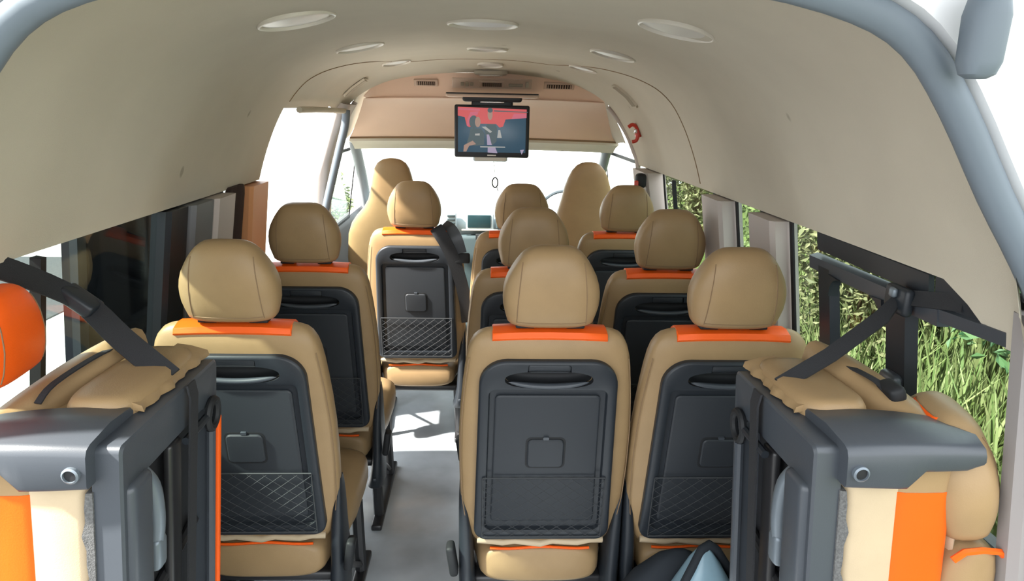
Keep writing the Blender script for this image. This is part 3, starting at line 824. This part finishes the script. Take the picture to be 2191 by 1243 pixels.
    obj('headrest_seam', make_seam(HF), 'thread', hr)
    for sg in (-1, 1):
        obj('headrest_post', tubebm([BK(sg*.058, 0, .69), BK(sg*.058, 0, .75)], .006, 8), 'chrome', root)
        obj('post_collar', bbox(BK(sg*.066, -.004, .722), (.05, .032, .010), .004), 'blackrub', root)
    return root
def lever(root, sg):
    mx = Matrix.Rotation(R(8*sg), 3, 'Y')
    o = obj('recline_lever', bbox((sg*.262, -.055, .415), (.026, .05, .10), .010, 3, mx), 'blackrub', root)
    return o
proto = make_seat()
SEATS = [   # x, pivot y, row text, lever side
    (.210, 1.885, 'beige seat in the nearest row, middle one, black tray back fully in view', -1),
    (.700, 1.885, 'beige seat in the nearest row at the right window, blue bag standing behind it', 0),
    (-.622, 1.915, 'beige single seat in the nearest row on the left, partly behind the folded seat', 1),
    (.212, 2.585, 'beige seat in the second row, inner one of the right pair', -1),
    (.704, 2.585, 'beige seat in the second row at the right window, half hidden by the seat behind', 0),
    (-.607, 2.635, 'beige single seat in the second row on the left by the door opening', 1),
    (.212, 3.375, 'beige seat in the third row, inner one, its headrest against the windscreen', 0),
    (.706, 3.385, 'beige seat in the third row at the right window', 0),
    (-.292, 3.43, 'beige aisle seat by the door opening, black belt over its shoulder', 0)]
allseats = []
for i, (x, y, lb, lv) in enumerate(SEATS):
    r = proto if i == 0 else dup(proto)
    r.location = (x, y, FZ); r['label'] = lb; allseats.append(r)
for r, s in zip(allseats, SEATS):
    if s[3]: lever(r, s[3])

# belt over the third row aisle seat
bt = thing('seat_belt', allseats[8].location, 'black seat belt hanging over the shoulder of the aisle seat near the door', 'seat belt')
pl = [BK(.10, -.02, .726), BK(.125, -.055, .70), BK(.150, -.066, .66), BK(.185, -.066, .58), BK(.215, -.060, .48), BK(.240, -.052, .36), BK(.252, -.045, .24)]
obj('webbing', ribbon(smoothpts(pl, 4), (1, 0, .35), .062, .003), 'strap', bt)
pl = [BK(.13, .02, .724), BK(.165, -.02, .718), BK(.195, -.050, .68), BK(.215, -.058, .61)]
obj('belt_guide', ribbon(smoothpts(pl, 4), (1, 0, .5), .065, .004), 'plastic2', bt)
obj('guide_clip', bbox(BK(.225, -.055, .585), (.075, .02, .05), .008), 'blackrub', bt)

# ------------------------------------------------------------------ front seats
def front_seat(x, y, W_, label):
    t = thing('front_seat', (x, y, FZ), label, 'seat', 'front seats')
    bm = new(); rings = []
    for z, k in W_[0]:
        tt = interp([(.5, .07), (1.0, .07), (1.2, .055), (1.35, .05), (1.40, .035), (1.42, .015)], z)
        rings.append([(a, b-(z-.5)*math.tan(R(10)), z) for a, b in sell(k, tt, 40, 3.0)])
    loft(bm, rings); obj('backrest', bm, 'leather', t, 60)
    bm = new(); rings = []
    for yy, hw_, hh in ((-.06, .20, .05), (-.02, .24, .08), (.3, .27, .09), (.46, .25, .08), (.5, .2, .05)):
        rings.append([(a, yy, .46+b) for a, b in sell(hw_, hh, 32, 3.4)])
    loft(bm, rings); obj('seat_cushion', bm, 'leather', t, 60)
    obj('seat_base', bbox((0, .2, .19), (.44, .46, .38), .03), 'plastic', t)
    return t
front_seat(-.515, 4.42, ([(.45, .27), (.6, .295), (.8, .30), (.95, .285), (1.02, .26), (1.07, .225), (1.12, .180), (1.17, .150), (1.24, .132), (1.31, .118), (1.36, .104), (1.39, .085), (1.41, .055), (1.418, .02)],),
           'tall beige front passenger seat glowing in the door light on the left')
front_seat(.655, 4.34, ([(.45, .22), (.6, .225), (.8, .215), (.95, .205), (1.05, .19), (1.12, .172), (1.20, .152), (1.27, .138), (1.33, .118), (1.37, .098), (1.40, .072), (1.415, .045), (1.42, .02)],),
           'tall beige driver seat beside the steering wheel on the right')

# ------------------------------------------------------------------ folded rear seats
def folded(side, ox):
    """local x measured outwards from the underside face towards the window"""
    s = side
    lab = ('rear seat folded up against the left windows, black underside and orange stripe' if s < 0 else
           'rear seat folded up against the right windows, black underside and orange stripe')
    t = thing('folded_seat', (ox, 1.0, FZ), lab, 'seat', 'folded rear seats')
    L_ = .345 if s > 0 else .40                     # length away from the camera
    sk = -.008 if s > 0 else .0                     # the far end leans slightly into the aisle
    TL = .07 if s > 0 else .09                       # the underside leans outwards towards the floor
    H = .985 - FZ                                   # top of the frame
    def P(x, y, z): return Vector((s*(x+sk*y/L_+TL*(H-z)), y, z))
    def pbox(x0, x1, y0, y1, z0, z1, bev=.012, seg=3):
        bm = bbox(((x0+x1)/2, (y0+y1)/2, (z0+z1)/2), (x1-x0, y1-y0, z1-z0), bev, seg)
        for v in bm.verts: v.co = P(v.co.x, v.co.y, v.co.z)
        return bm
    # underside frame: a black tray with thick rim and open middle
    def ring(y0, y1, z0, z1, r, n=5):
        out = []
        for cy_, cz_, a0 in ((y1-r, z1-r, 0), (y0+r, z1-r, 90), (y0+r, z0+r, 180), (y1-r, z0+r, 270)):
            for k in range(n+1):
                a = R(a0+90*k/n); out.append((cy_+r*math.cos(a), cz_+r*math.sin(a)))
        return out
    O = ring(0, L_, .10, H, .012); I = ring(.058, L_-.045, .20, H-.085, .03)
    bm = new(); loft(bm, [[P(x, a, b) for a, b in l] for l, x in ((O, .006), (O, -.036), (ring(.004, L_-.004, .104, H-.004, .012), -.040), (ring(.052, L_-.04, .19, H-.079, .03), -.040), (I, -.036), (I, .002))])
    obj('underside_frame', bm, 'plastic2', t, 35)
    # raised corner block at the near post
    def Q(x, y, z): return P(x-.042, y, z)
    def qbox(x0, x1, *r): return pbox(x0-.042, x1-.042, *r)
    obj('corner_block', qbox(-.010, .03, .012, .085, H-.34, H-.075, .014), 'plastic2', t)
    obj('frame_rod', tubebm([Q(-.004, L_-.05, H-.14), Q(-.006, L_-.052, .35), Q(.01, L_-.06, .28)], .009, 8), 'plastic2', t)
    # mechanism inside the frame
    bmx = new(); tube(bmx, smoothpts([Q(.03, .10, H-.09), Q(.012, .115, H-.13), Q(.006, .12, H-.20), Q(.014, .125, H-.27)], 5), [.016]*16, 10); obj('release_handle', bmx, 'greysteel', t, 60)
    obj('handle_tip', qbox(-.006, .022, .105, .142, H-.30, H-.235, .010), 'greysteel', t)
    obj('release_cable', tubebm(smoothpts([Q(.016, .122, H-.30), Q(.018, .13, H-.38), Q(.025, .17, H-.46)], 5), .004, 6), 'net', t)
    obj('hinge_arm', qbox(.012, .03, L_*.50, L_*.50+.05, .30, H-.10, .008), 'metal', t)
    obj('cross_tube', tubebm([Q(.03, .06, .50), Q(.03, L_-.05, .44)], .014, 8), 'metal', t)
    obj('cross_tube', tubebm([Q(.03, .06, .80), Q(.03, L_-.05, .86)], .010, 8), 'metal', t)
    ho = tubebm([Q(-.006, L_-.045+.026*math.cos(a), H-.105+.030*math.sin(a)) for a in [2*math.pi*k/20 for k in range(20)]], .008, 8, True)
    obj('pivot_ring', ho, 'blackrub', t)
    obj('pivot_bar', tubebm([Q(-.004, L_-.06, H-.10), Q(-.002, L_-.17, H-.105)], .008, 8), 'plastic', t)
    obj('striker', qbox(-.004, .02, L_*.56, L_*.56+.04, .545, .585, .008), 'greysteel', t)
    obj('spring', tubebm([Q(.005, L_*.5+.012*math.cos(k*1.2), .50-.006*k+.0) for k in range(16)], .006, 6), 'greysteel', t)
    obj('tie_strap', ribbon([Q(-.004, L_*.62, H+.006), Q(-.010, L_*.62, H-.02), Q(-.006, L_*.60, .70), Q(-.004, L_*.56, .40), Q(-.002, L_*.55, .15)], (0, 1, 0), .034, .004), 'strap', t)
    obj('inner_plate', qbox(.040, .046, .05, L_-.04, .18, H-.08, .002), 'metal', t)
    # foam edge, cushion, stripe
    bm = new(); N = 40; rings = []
    for k in range(N+1):
        z = .12+(H-.075-.12)*k/N
        w_ = .017+.003*math.sin(k*1.4)+.002*math.sin(k*3.1)
        rings.append([P(.004, -.004, z), P(w_, -.006, z), P(w_+.003, .03, z), P(.004, .03, z)])
    loft(bm, rings); obj('foam_edge', bm, 'foam', t, 60)
    A = (.062, .150)
    bm = new(); rings = []
    Lc = L_
    for z, k in ((.10, .97), (.12, 1), (.6, 1), (H-.03, 1), (H-.008, .985), (H-.002, .94)):
        rings.append([P(.064+x, Lc/2+.002+y, z) for x, y in sell(.054*k, (Lc/2+.004)*(1-(1-k)*.25), 36, 7)])
    loft(bm, rings); cu = obj('cushion', bm, 'leather2', t, 60)
    bm = new(); rings = []
    Lt = Lc-.10
    for z, k in ((H-.06, 1), (H, 1), (H+.016, .98), (H+.026, .9), (H+.031, .72), (H+.032, .4)):
        rings.append([P(.055+x, .10+Lt/2+y, z) for x, y in sell(.066*k, Lt/2*(1-(1-k)*.35), 36, 4)])
    loft(bm, rings); obj('cushion_top', bm, 'leather', t, 60)
    # wrinkled flap of leather over the frame edge
    bm = new(); rings = []
    for k in range(17):
        y = .125+(L_-.115)*k/16; wv = .006*math.sin(k*1.9)+.004*math.sin(k*.8)
        rings.append([P(.045, y, H+.028), P(.018, y, H+.026+wv*.4), P(-.014+wv*.7, y, H+.014), P(-.018+wv*.7, y, H+.003), P(.0, y, H+.006), P(.045, y, H+.02)])
    loft(bm, rings); obj('leather_flap', bm, 'leather', t, 60)
    # stripe panel: full height orange face beside the pale one
    bm = new(); rings = []
    for z, k in ((.10, 1), (.5, 1), (H-.085, 1), (H-.080, .99)):
        rings.append([P(.145+x, .10+y, z) for x, y in sell(.062, .104, 32, 5)])
    x_in = .098
    loft(bm, rings); obj('orange_stripe', bm, 'amber', t, 60)
    bm = new(); rings = []
    for z, k in ((H-.082, 1), (H-.05, 1), (H-.02, .99), (H-.0, .97)):
        rings.append([P(.145+x, .10+y, z) for x, y in sell(.061*k, .103*k, 32, 5)])
    loft(bm, rings); obj('stripe_cap', bm, 'leather', t, 60)
    bm = new(); rings = []
    for z in (.10, .5, H-.03): rings.append([P(.214+x, .12+y, z) for x, y in sell(.010, .11, 20, 3)])
    loft(bm, rings); obj('piping', bm, 'leather2', t, 60)
    if s < 0: obj('far_stripe', pbox(-.047, -.02, L_-.004, L_+.012, .15, H-.13, .005), 'orange', t)
    # backrest slab next to the window, rounded
    bm = new(); rings = []
    yb0, yb1 = .02, L_+.01
    for k in range(13):
        y = yb0+(yb1-yb0)*k/12; f = k/12
        e = math.sin(math.pi*min(1, max(0, (f*1.0))))**.35 if 0 < f < 1 else .35
        xc = .205-.075*f; hw_ = .078*max(.55, e); zt = H+(.010+.062*f)*1
        zc = (.2+zt)/2; hh = (zt-.2)/2*(.97+.03*e)
        rings.append([P(xc+x, y, zc+z) for x, z in sell(hw_, hh, 40, 3.2)])
    loft(bm, rings); obj('backrest', bm, 'leather', t, 60)
    # black end cap on top of the near edge
    bm = new(); rings = []
    N = 16
    xe = .224
    for k in range(N+1):
        f = k/N; x = .0+xe*f
        depth = .150-.015*f-.03*f**3
        endk = (1-max(0, (f-.86)/.14)**2)**.5 if f > .86 else 1
        depth = max(.06, depth*max(.55, endk))
        low = .058 if f < .47 else (.058-.030*smooth01((f-.47)/.06))
        low *= max(.7, endk)
        top = H+.012+.006*math.sin(f*3)
        z0_ = H-low
        ys = -.026-.006*math.sin(f*math.pi)
        pr = [(ys+.004, z0_), (ys, z0_+.006), (ys, top-.016), (ys+.004, top-.005), (ys+.014, top), (ys+depth*.5, top+.008), (ys+depth-.01, top+.004), (ys+depth, top-.006), (ys+depth, z0_+.02), (ys+.02, z0_)]
        rings.append([P(x, a, b) for a, b in pr])
    loft(bm, rings); cp_ = obj('end_cap', bm, 'plastic2', t, 50)
    bb = new(); loft(bb, [[P(.020, -.032+yy, H-.030) + Vector((s*rr*math.cos(a), 0, rr*math.sin(a))) for a in [2*math.pi*k/20 for k in range(20)]] for rr, yy in ((.013, .01), (.013, -.001), (.010, -.003), (.009, .004))])
    obj('bolt_ring', bb, 'greysteel', cp_, 50)
    bb = new(); loft(bb, [[P(.020, -.0325+yy, H-.030) + Vector((s*rr*math.cos(a), 0, rr*math.sin(a))) for a in [2*math.pi*k/16 for k in range(16)]] for rr, yy in ((.0095, .01), (.0095, .001), (.004, .0005))])
    obj('bolt_head', bb, 'blackrub', cp_, 50)
    return t, P, H, L_
fr, PR, H, LR = folded(1, .604)
fl, PL, H, LL = folded(-1, -.56)
# right one: headrest and bolster
def place_headrest(parent, c, rot, m, scale=1.0, patch=None):
    mx = Matrix.Translation(c) @ rot.to_4x4()
    F = lambda x, t, s: mx @ (Vector((x, t, s))*scale)
    h = obj('headrest', make_headrest(F), m, parent, 60)
    obj('headrest_seam', make_seam(F), 'thread', h)
    return h, F
rotR = Matrix.Rotation(R(-10), 3, 'Y') @ Matrix.Rotation(R(90), 3, 'Z')
hR, FRh = place_headrest(fr, Vector((.262, .10, .815-FZ)), Matrix.Rotation(R(-10), 3, 'Y') @ Matrix.Rotation(R(80), 3, 'Z'), 'leather', .98)
# orange centre gusset of the right headrest (faces the aisle side)
bm = new(); rings = []
for k in range(19):
    s_ = .02+.186*k/18
    wp = min(.062, .68*interp(HW, s_))
    rings.append([FRh(f_*wp, hr_half(f_*wp, s_)+o, s_) for f_, o in ((-1.04, -.004), (-1, .0035), (-.8, .004), (-.4, .004), (0, .004), (.4, .004), (.8, .004), (1, .0035), (1.04, -.004))])
loft(bm, rings, cap=False, closed=False); obj('orange_patch', bm, 'orange', hR, 60)
for dy in (.03, .12): obj('headrest_post', tubebm([(.275, dy, .60-FZ), (.262, dy, .85-FZ)], .010, 8), 'orange', fr)
bm = new(); rings = []
for z, k in ((.10, 1), (.70-FZ, 1), (.755-FZ, .94), (.785-FZ, .78), (.80-FZ, .5), (.805-FZ, .2)): rings.append([(.262+.0+a, .085+b, z) for a, b in sell(.060*k, .10, 30, 3)])
loft(bm, rings); bo = obj('side_bolster', bm, 'leather', fr, 60)
obj('bolster_piping', tubebm([(.262+.060*k, -.012, z) for z, k in ((.5-FZ, 1.0), (.70-FZ, 1.0), (.755-FZ, .94), (.785-FZ, .78), (.80-FZ, .5), (.803-FZ, 0), (.80-FZ, -.5), (.785-FZ, -.8))], .006, 6), 'orange', bo)
obj('belt_buckle', bbox((.165, .15, .985-FZ+.035), (.03, .055, .03), .009, 3, Matrix.Rotation(R(-20), 3, 'Y')), 'blackrub', fr)
obj('gap_strap', ribbon(smoothpts([PR(.125, LR*1.0, H+.035), PR(.14, LR*.75, H+.045), PR(.155, LR*.5, H+.045), PR(.165, .15, H+.03)], 4), (1, 0, 0), .014, .003), 'strap', fr)
# left one: orange headrest
hL, FLh = place_headrest(fl, Vector((-.235, .17, 1.035-FZ)), Matrix.Rotation(R(4), 3, 'Y') @ Matrix.Rotation(R(-85), 3, 'Z'), 'orange', .74)
hL['label'] = 'all orange headrest'
obj('gap_strap', ribbon(smoothpts([PL(.125, LL*1.0, H+.04), PL(.135, LL*.7, H+.05), PL(.15, LL*.4, H+.04), PL(.155, .12, H+.02)], 4), (1, 0, 0), .012, .003), 'strap', fl)

# straps from the window belt anchors down to the folded seats
st = thing('retaining_strap', (.86, 1.30, 1.12), 'black strap from the right window post down over the folded seat', 'strap', 'straps holding the folded seats')
a0 = Vector((.80, 1.27, 1.12)); b0 = Vector((.5955, 1.218, 1.004))
obj('webbing', ribbon([v-st.location for v in (Vector((.872, 1.15, 1.185)), Vector((.852, 1.30, 1.155)), a0, (a0+b0)/2-Vector((0, 0, .008)), b0)], (0, 1, .6), .032, .004), 'strap', st)
obj('anchor_plate', bbox(Vector((.850, 1.30, 1.150))-st.location, (.02, .075, .055), .008), 'plastic', st)
obj('anchor_bolt', bbox(Vector((.836, 1.30, 1.165))-st.location, (.012, .020, .020), .006), 'greysteel', st)
st = thing('retaining_strap', (-.82, 1.27, 1.19), 'black strap from the left window down over the folded seat', 'strap', 'straps holding the folded seats')
a0 = Vector((-.815, 1.27, 1.195)); m0 = Vector((-.765, 1.37, 1.115)); b0 = Vector((-.553, 1.252, 1.000))
obj('webbing', ribbon([v-st.location for v in smoothpts([Vector((-.845, 1.20, 1.235)), a0, m0, Vector((-.66, 1.31, 1.055)), b0], 4)], (0, 1, .8), .046, .004), 'strap', st)
obj('slide_buckle', bbox(m0-st.location, (.075, .05, .03), .008, 3, Matrix.Rotation(R(38), 3, 'Y')), 'plastic', st)

# belt reel on the right B pillar
br = thing('belt_anchor', (.785, 3.36, 1.165), 'black belt guide with red strap on the front right pillar', 'belt anchor')
obj('guide', bbox((0, 0, .01), (.05, .06, .07), .018), 'blackrub', br)
obj('red_tongue', bbox((-.026, -.025, -.012), (.02, .02, .05), .006), 'red', br)
obj('webbing', ribbon([(.0, -.03, -.02), (.03, -.02, -.12), (.055, .0, -.3)], (0, 1, 0), .045, .003), 'strap', br)
# small latch knob on the left pillar window
kn = thing('curtain', (-.80, 2.445, 1.0), 'dark brown folded curtain in the small left window', 'curtain')
bm = new(); rings = []
for z in (-.25, 0, .19, .215, .225):
    rk = 1 if z < .2 else (.9 if z < .22 else .7)
    rings.append([(-.0+.012*math.sin(k*2.2)-(z*.15)*(-1)+.0, -.085*rk+.17*rk*k/10, z) for k in range(11)])
bm2 = new(); loft(bm2, [[(X0-wallx(1.0+r[0][2])+.028+.80+.006*math.sin(k*2.4), p[1], p[2]) for k, p in enumerate(r)] + [(X0-wallx(1.0+r[0][2])+.012+.80, p[1], p[2]) for p in reversed(r)] for r in rings])
bm.free(); obj('cloth', bm2, 'browndark', kn, 60)
obj('tie_knob', bbox((.015, -.10, .03), (.03, .035, .05), .012), 'browndark', kn)

# blue bag on the floor behind the right window seat
bg_ = thing('bag', (.645, 1.60, FZ), 'pale blue pointed bag with dark edge standing behind the right window seat', 'bag')
bm = new()
loft(bm, [[(x*k+dx, y*k2, z) for x, y in sell(.13, .085, 28, 3.5)] for z, k, k2, dx in ((.0, .9, .9, 0), (.02, 1, 1, 0), (.30, .95, .95, 0), (.47, .66, .8, -.01), (.56, .30, .5, -.015), (.596, .14, .25, -.018), (.608, .05, .1, -.018))])
obj('bag_body', bm, 'bag', bg_, 50)
obj('bag_edge', tubebm([(-.135, -.02, .10), (-.135, -.03, .38), (-.095, -.03, .47), (-.055, -.02, .56), (-.03, -.005, .604), (-.01, .0, .615), (.01, .0, .60), (.06, .02, .52), (.12, .02, .40)], .013, 8), 'bagdark', bg_, 60)
b2 = thing('backpack', (.515, 1.715, FZ), 'dark cloth backpack slumped behind the pale blue bag', 'backpack')
bm = new(); loft(bm, [[(x*k+dx, y*k, z) for x, y in sell(.14, .07, 28, 3)] for z, k, dx in ((0, .9, 0), (.03, 1, 0), (.34, .95, .02), (.44, .7, .05), (.50, .4, .075), (.52, .12, .08))]); obj('pack_body', bm, 'bagdark', b2, 60)
obj('pack_strap', tubebm(smoothpts([(-.08, -.06, .38), (-.12, -.09, .30), (-.12, -.09, .15)], 5), .012, 6), 'bagdark', b2)

# ------------------------------------------------------------------ outside
GZ = -.88
bm = new(); n = 40
vg = {}
def gz(x, y):
    bank = 1.05*smooth01((x-1.7)/2.2)+.9*smooth01((x-3.5)/4)
    return GZ + bank + .05*math.sin(x*2.1+y)*smooth01((x-1.5)/1)
for i in range(n+1):
    for j in range(n+1):
        x = -40+80*((i/n-.5)*abs(i/n-.5)*2+.5); y = -40+100*j/n
        x = (x); vg[i, j] = bm.verts.new((x, y, GZ if x < 1.6 else GZ))
for i in range(n):
    for j in range(n): bm.faces.new((vg[i, j], vg[i+1, j], vg[i+1, j+1], vg[i, j+1]))
g = tag(obj('ground', bm, 'asphalt'), kind='structure')
tag(obj('added_dark_ground', bbox((-.4, 1, GZ), (5.5, 3.0, .03), .01), 'tarmac'), kind='structure')  # unseen dark ground added under the van to cut light bounced onto the seats
tag(obj('added_dark_ground_rear', bbox((-9, -19.6, GZ), (23, 38, .03), .01), 'tarmac'), kind='structure')  # added out of view behind the van, keeps bounced light off the rear lining
tag(obj('side_lane', bbox((-12.4, 5.2, GZ), (15.2, 11.4, .03), .01), 'tarmac'), kind='structure')
bm = new(); nx, ny = 24, 40; vg = [[bm.verts.new((1.6+6.4*i/nx, -5+18*j/ny, gz(1.6+6.4*i/nx, -5+18*j/ny)+.004)) for i in range(nx+1)] for j in range(ny+1)]
for j in range(ny):
    for i in range(nx): bm.faces.new((vg[j][i], vg[j][i+1], vg[j+1][i+1], vg[j+1][i]))
tag(obj('grass_bank', bm, 'soil', None, 60), kind='structure')
# grass
rnd = random.Random(3)
vs, fs = [], []
for k in range(26000):
    x = 1.75+4.2*rnd.random()**1.2; y = -2.5+9*rnd.random(); z = gz(x, y)
    h_ = .18+.42*rnd.random()**1.5; a = rnd.random()*6.28; wd = .006+.008*rnd.random(); lx, ly = .25*h_*rnd.gauss(0, 1), .25*h_*rnd.gauss(0, 1)
    c, s = math.cos(a)*wd, math.sin(a)*wd; b = len(vs)
    vs += [(x-c, y-s, z), (x+c, y+s, z), (x+lx*.4+c*.7, y+ly*.4+s*.7, z+h_*.6), (x+lx*.4-c*.7, y+ly*.4-s*.7, z+h_*.6), (x+lx, y+ly, z+h_)]
    fs += [(b, b+1, b+2, b+3), (b+3, b+2, b+4)]
me = bpy.data.meshes.new('tall_grass'); me.from_pydata(vs, [], fs)
tag(obj('tall_grass', me, 'blade', None, None), 'tall green grass on the bank outside the right windows', 'grass', kind='stuff')
def leaves(n_, rx, ry, rz_, lw, seed, shell=.55):
    r_ = random.Random(seed); vs, fs = [], []
    for k in range(n_):
        while True:
            p = Vector((r_.uniform(-1, 1), r_.uniform(-1, 1), r_.uniform(-1, 1)))
            if shell < p.length < 1: break
        lump = 1+.22*math.sin(p.x*5+seed)*math.sin(p.y*4+seed*2)+.15*math.sin(p.z*6)
        p = Vector((p.x*rx*lump, p.y*ry*lump, p.z*rz_*lump+rz_))
        if p.z < .02: p.z = .02+abs(p.z)*.3
        d_ = Vector((r_.gauss(0, 1), r_.gauss(0, 1), r_.gauss(-.2, .7))).normalized(); u = d_.cross(Vector((r_.gauss(0, 1), r_.gauss(0, 1), r_.gauss(0, 1)))).normalized()
        L2 = lw*(.6+.8*r_.random()); W2 = L2*.42; b = len(vs)
        nrm = d_.cross(u)*L2*.12
        vs += [p, p+d_*L2*.5+u*W2*.5+nrm, p+d_*L2, p+d_*L2*.5-u*W2*.5+nrm]; fs += [(b, b+1, b+2, b+3)]
    me = bpy.data.meshes.new('foliage'); me.from_pydata([tuple(v) for v in vs], [], fs); return me
def bush(x, y, rx, ry, rz_, m, n_, lw, label, seed, name='bush', zz=None, cat='bush'):
    z = gz(x, y) if zz is None else zz
    t = thing(name, (x, y, z), label, cat, 'bushes on the right bank' if x > 0 else None)
    f = obj('foliage', leaves(n_, rx, ry, rz_, lw, seed), m, t, None); f['kind'] = 'stuff'
    bm = new(); r_ = random.Random(seed)
    for k in range(5):
        a = r_.random()*6.28; tube(bm, [(0.05*math.cos(a), .05*math.sin(a), 0), (rx*.3*math.cos(a), ry*.3*math.sin(a), rz_*.8), (rx*.5*math.cos(a), ry*.5*math.sin(a), rz_*1.4)], [.02, .014, .006], 5)
    obj('stems', bm, 'bark', t)
    return t
bush(3.0, 1.0, .8, .9, .55, 'leaf_a', 7000, .07, 'light green leafy bush outside the rear right window', 11)
bush(3.2, 2.35, .9, .8, .75, 'leaf_b', 7000, .07, 'olive brown bush seen between the two window posts', 12)
bush(3.5, 3.6, .9, 1.0, .9, 'leaf_c', 6500, .08, 'dark green bush outside the rear right pillar', 13)
bush(3.0, 5.2, .7, .9, .95, 'leaf_b', 6000, .08, 'dry olive bush beyond the middle right windows', 14)
bush(3.4, 7.2, .9, 1.1, 1.0, 'leaf_a', 6000, .09, 'green bush beyond the front right pillar', 15)
bush(4.9, 2.0, 1.2, 1.6, 1.1, 'leaf_a', 7000, .09, 'tall green thicket at the top of the right bank, rearmost', 16)
bush(5.0, 4.8, 1.2, 1.5, 1.3, 'leaf_c', 7000, .10, 'tall dark thicket at the top of the right bank, middle', 17)
bush(5.2, 8.0, 1.3, 1.6, 1.6, 'leaf_b', 6500, .11, 'tall olive thicket farthest ahead on the right bank', 18)
bush(-1.95, 9.5, .24, .3, .75, 'leaf_a', 2500, .07, 'green tree seen through the front left door window', 19, 'tree', GZ, 'tree')
bush(3.3, 10.5, .8, .9, .8, 'leaf_b', 5000, .10, 'dry olive bush far ahead beyond the front right window', 21)
bush(4.4, 13.2, .6, .8, 1.0, 'leaf_c', 4500, .10, 'dark bush farthest ahead on the right verge', 22)
# big leaved plant by the rear right corner
tp = thing('taro_plant', (2.0, 1.15, gz(2.0, 1.15)), 'broad leaved dark green plant near the rear right corner', 'plant')
for k, (dx, dy, h_, a) in enumerate(((0, 0, .75, 20), (.15, -.15, .6, 140), (-.1, .2, .55, 250), (.2, .2, .85, 300))):
    lf = obj('stem', tubebm([(0, 0, 0), (dx*.6, dy*.6, h_*.6), (dx, dy, h_)], .012, 6), 'leaf_c', tp)
    bm = new(); ang = R(a); out = []
    for q in range(17):
        u = 2*math.pi*q/16; r_ = .13*(1+.45*math.cos(u))*(1 if abs(u-math.pi) > .3 else .5)
        lx, ly = r_*math.cos(u)*1.2, r_*math.sin(u); out.append(bm.verts.new((dx+lx*math.cos(ang)-ly*math.sin(ang), dy+lx*math.sin(ang)+ly*math.cos(ang), h_-.10*(lx+.05)-.3*ly*ly)))
    c = bm.verts.new((dx, dy, h_+.01))
    for q in range(16): bm.faces.new((c, out[q], out[q+1]))
    obj('leaf', bm, 'leaf_c', tp)
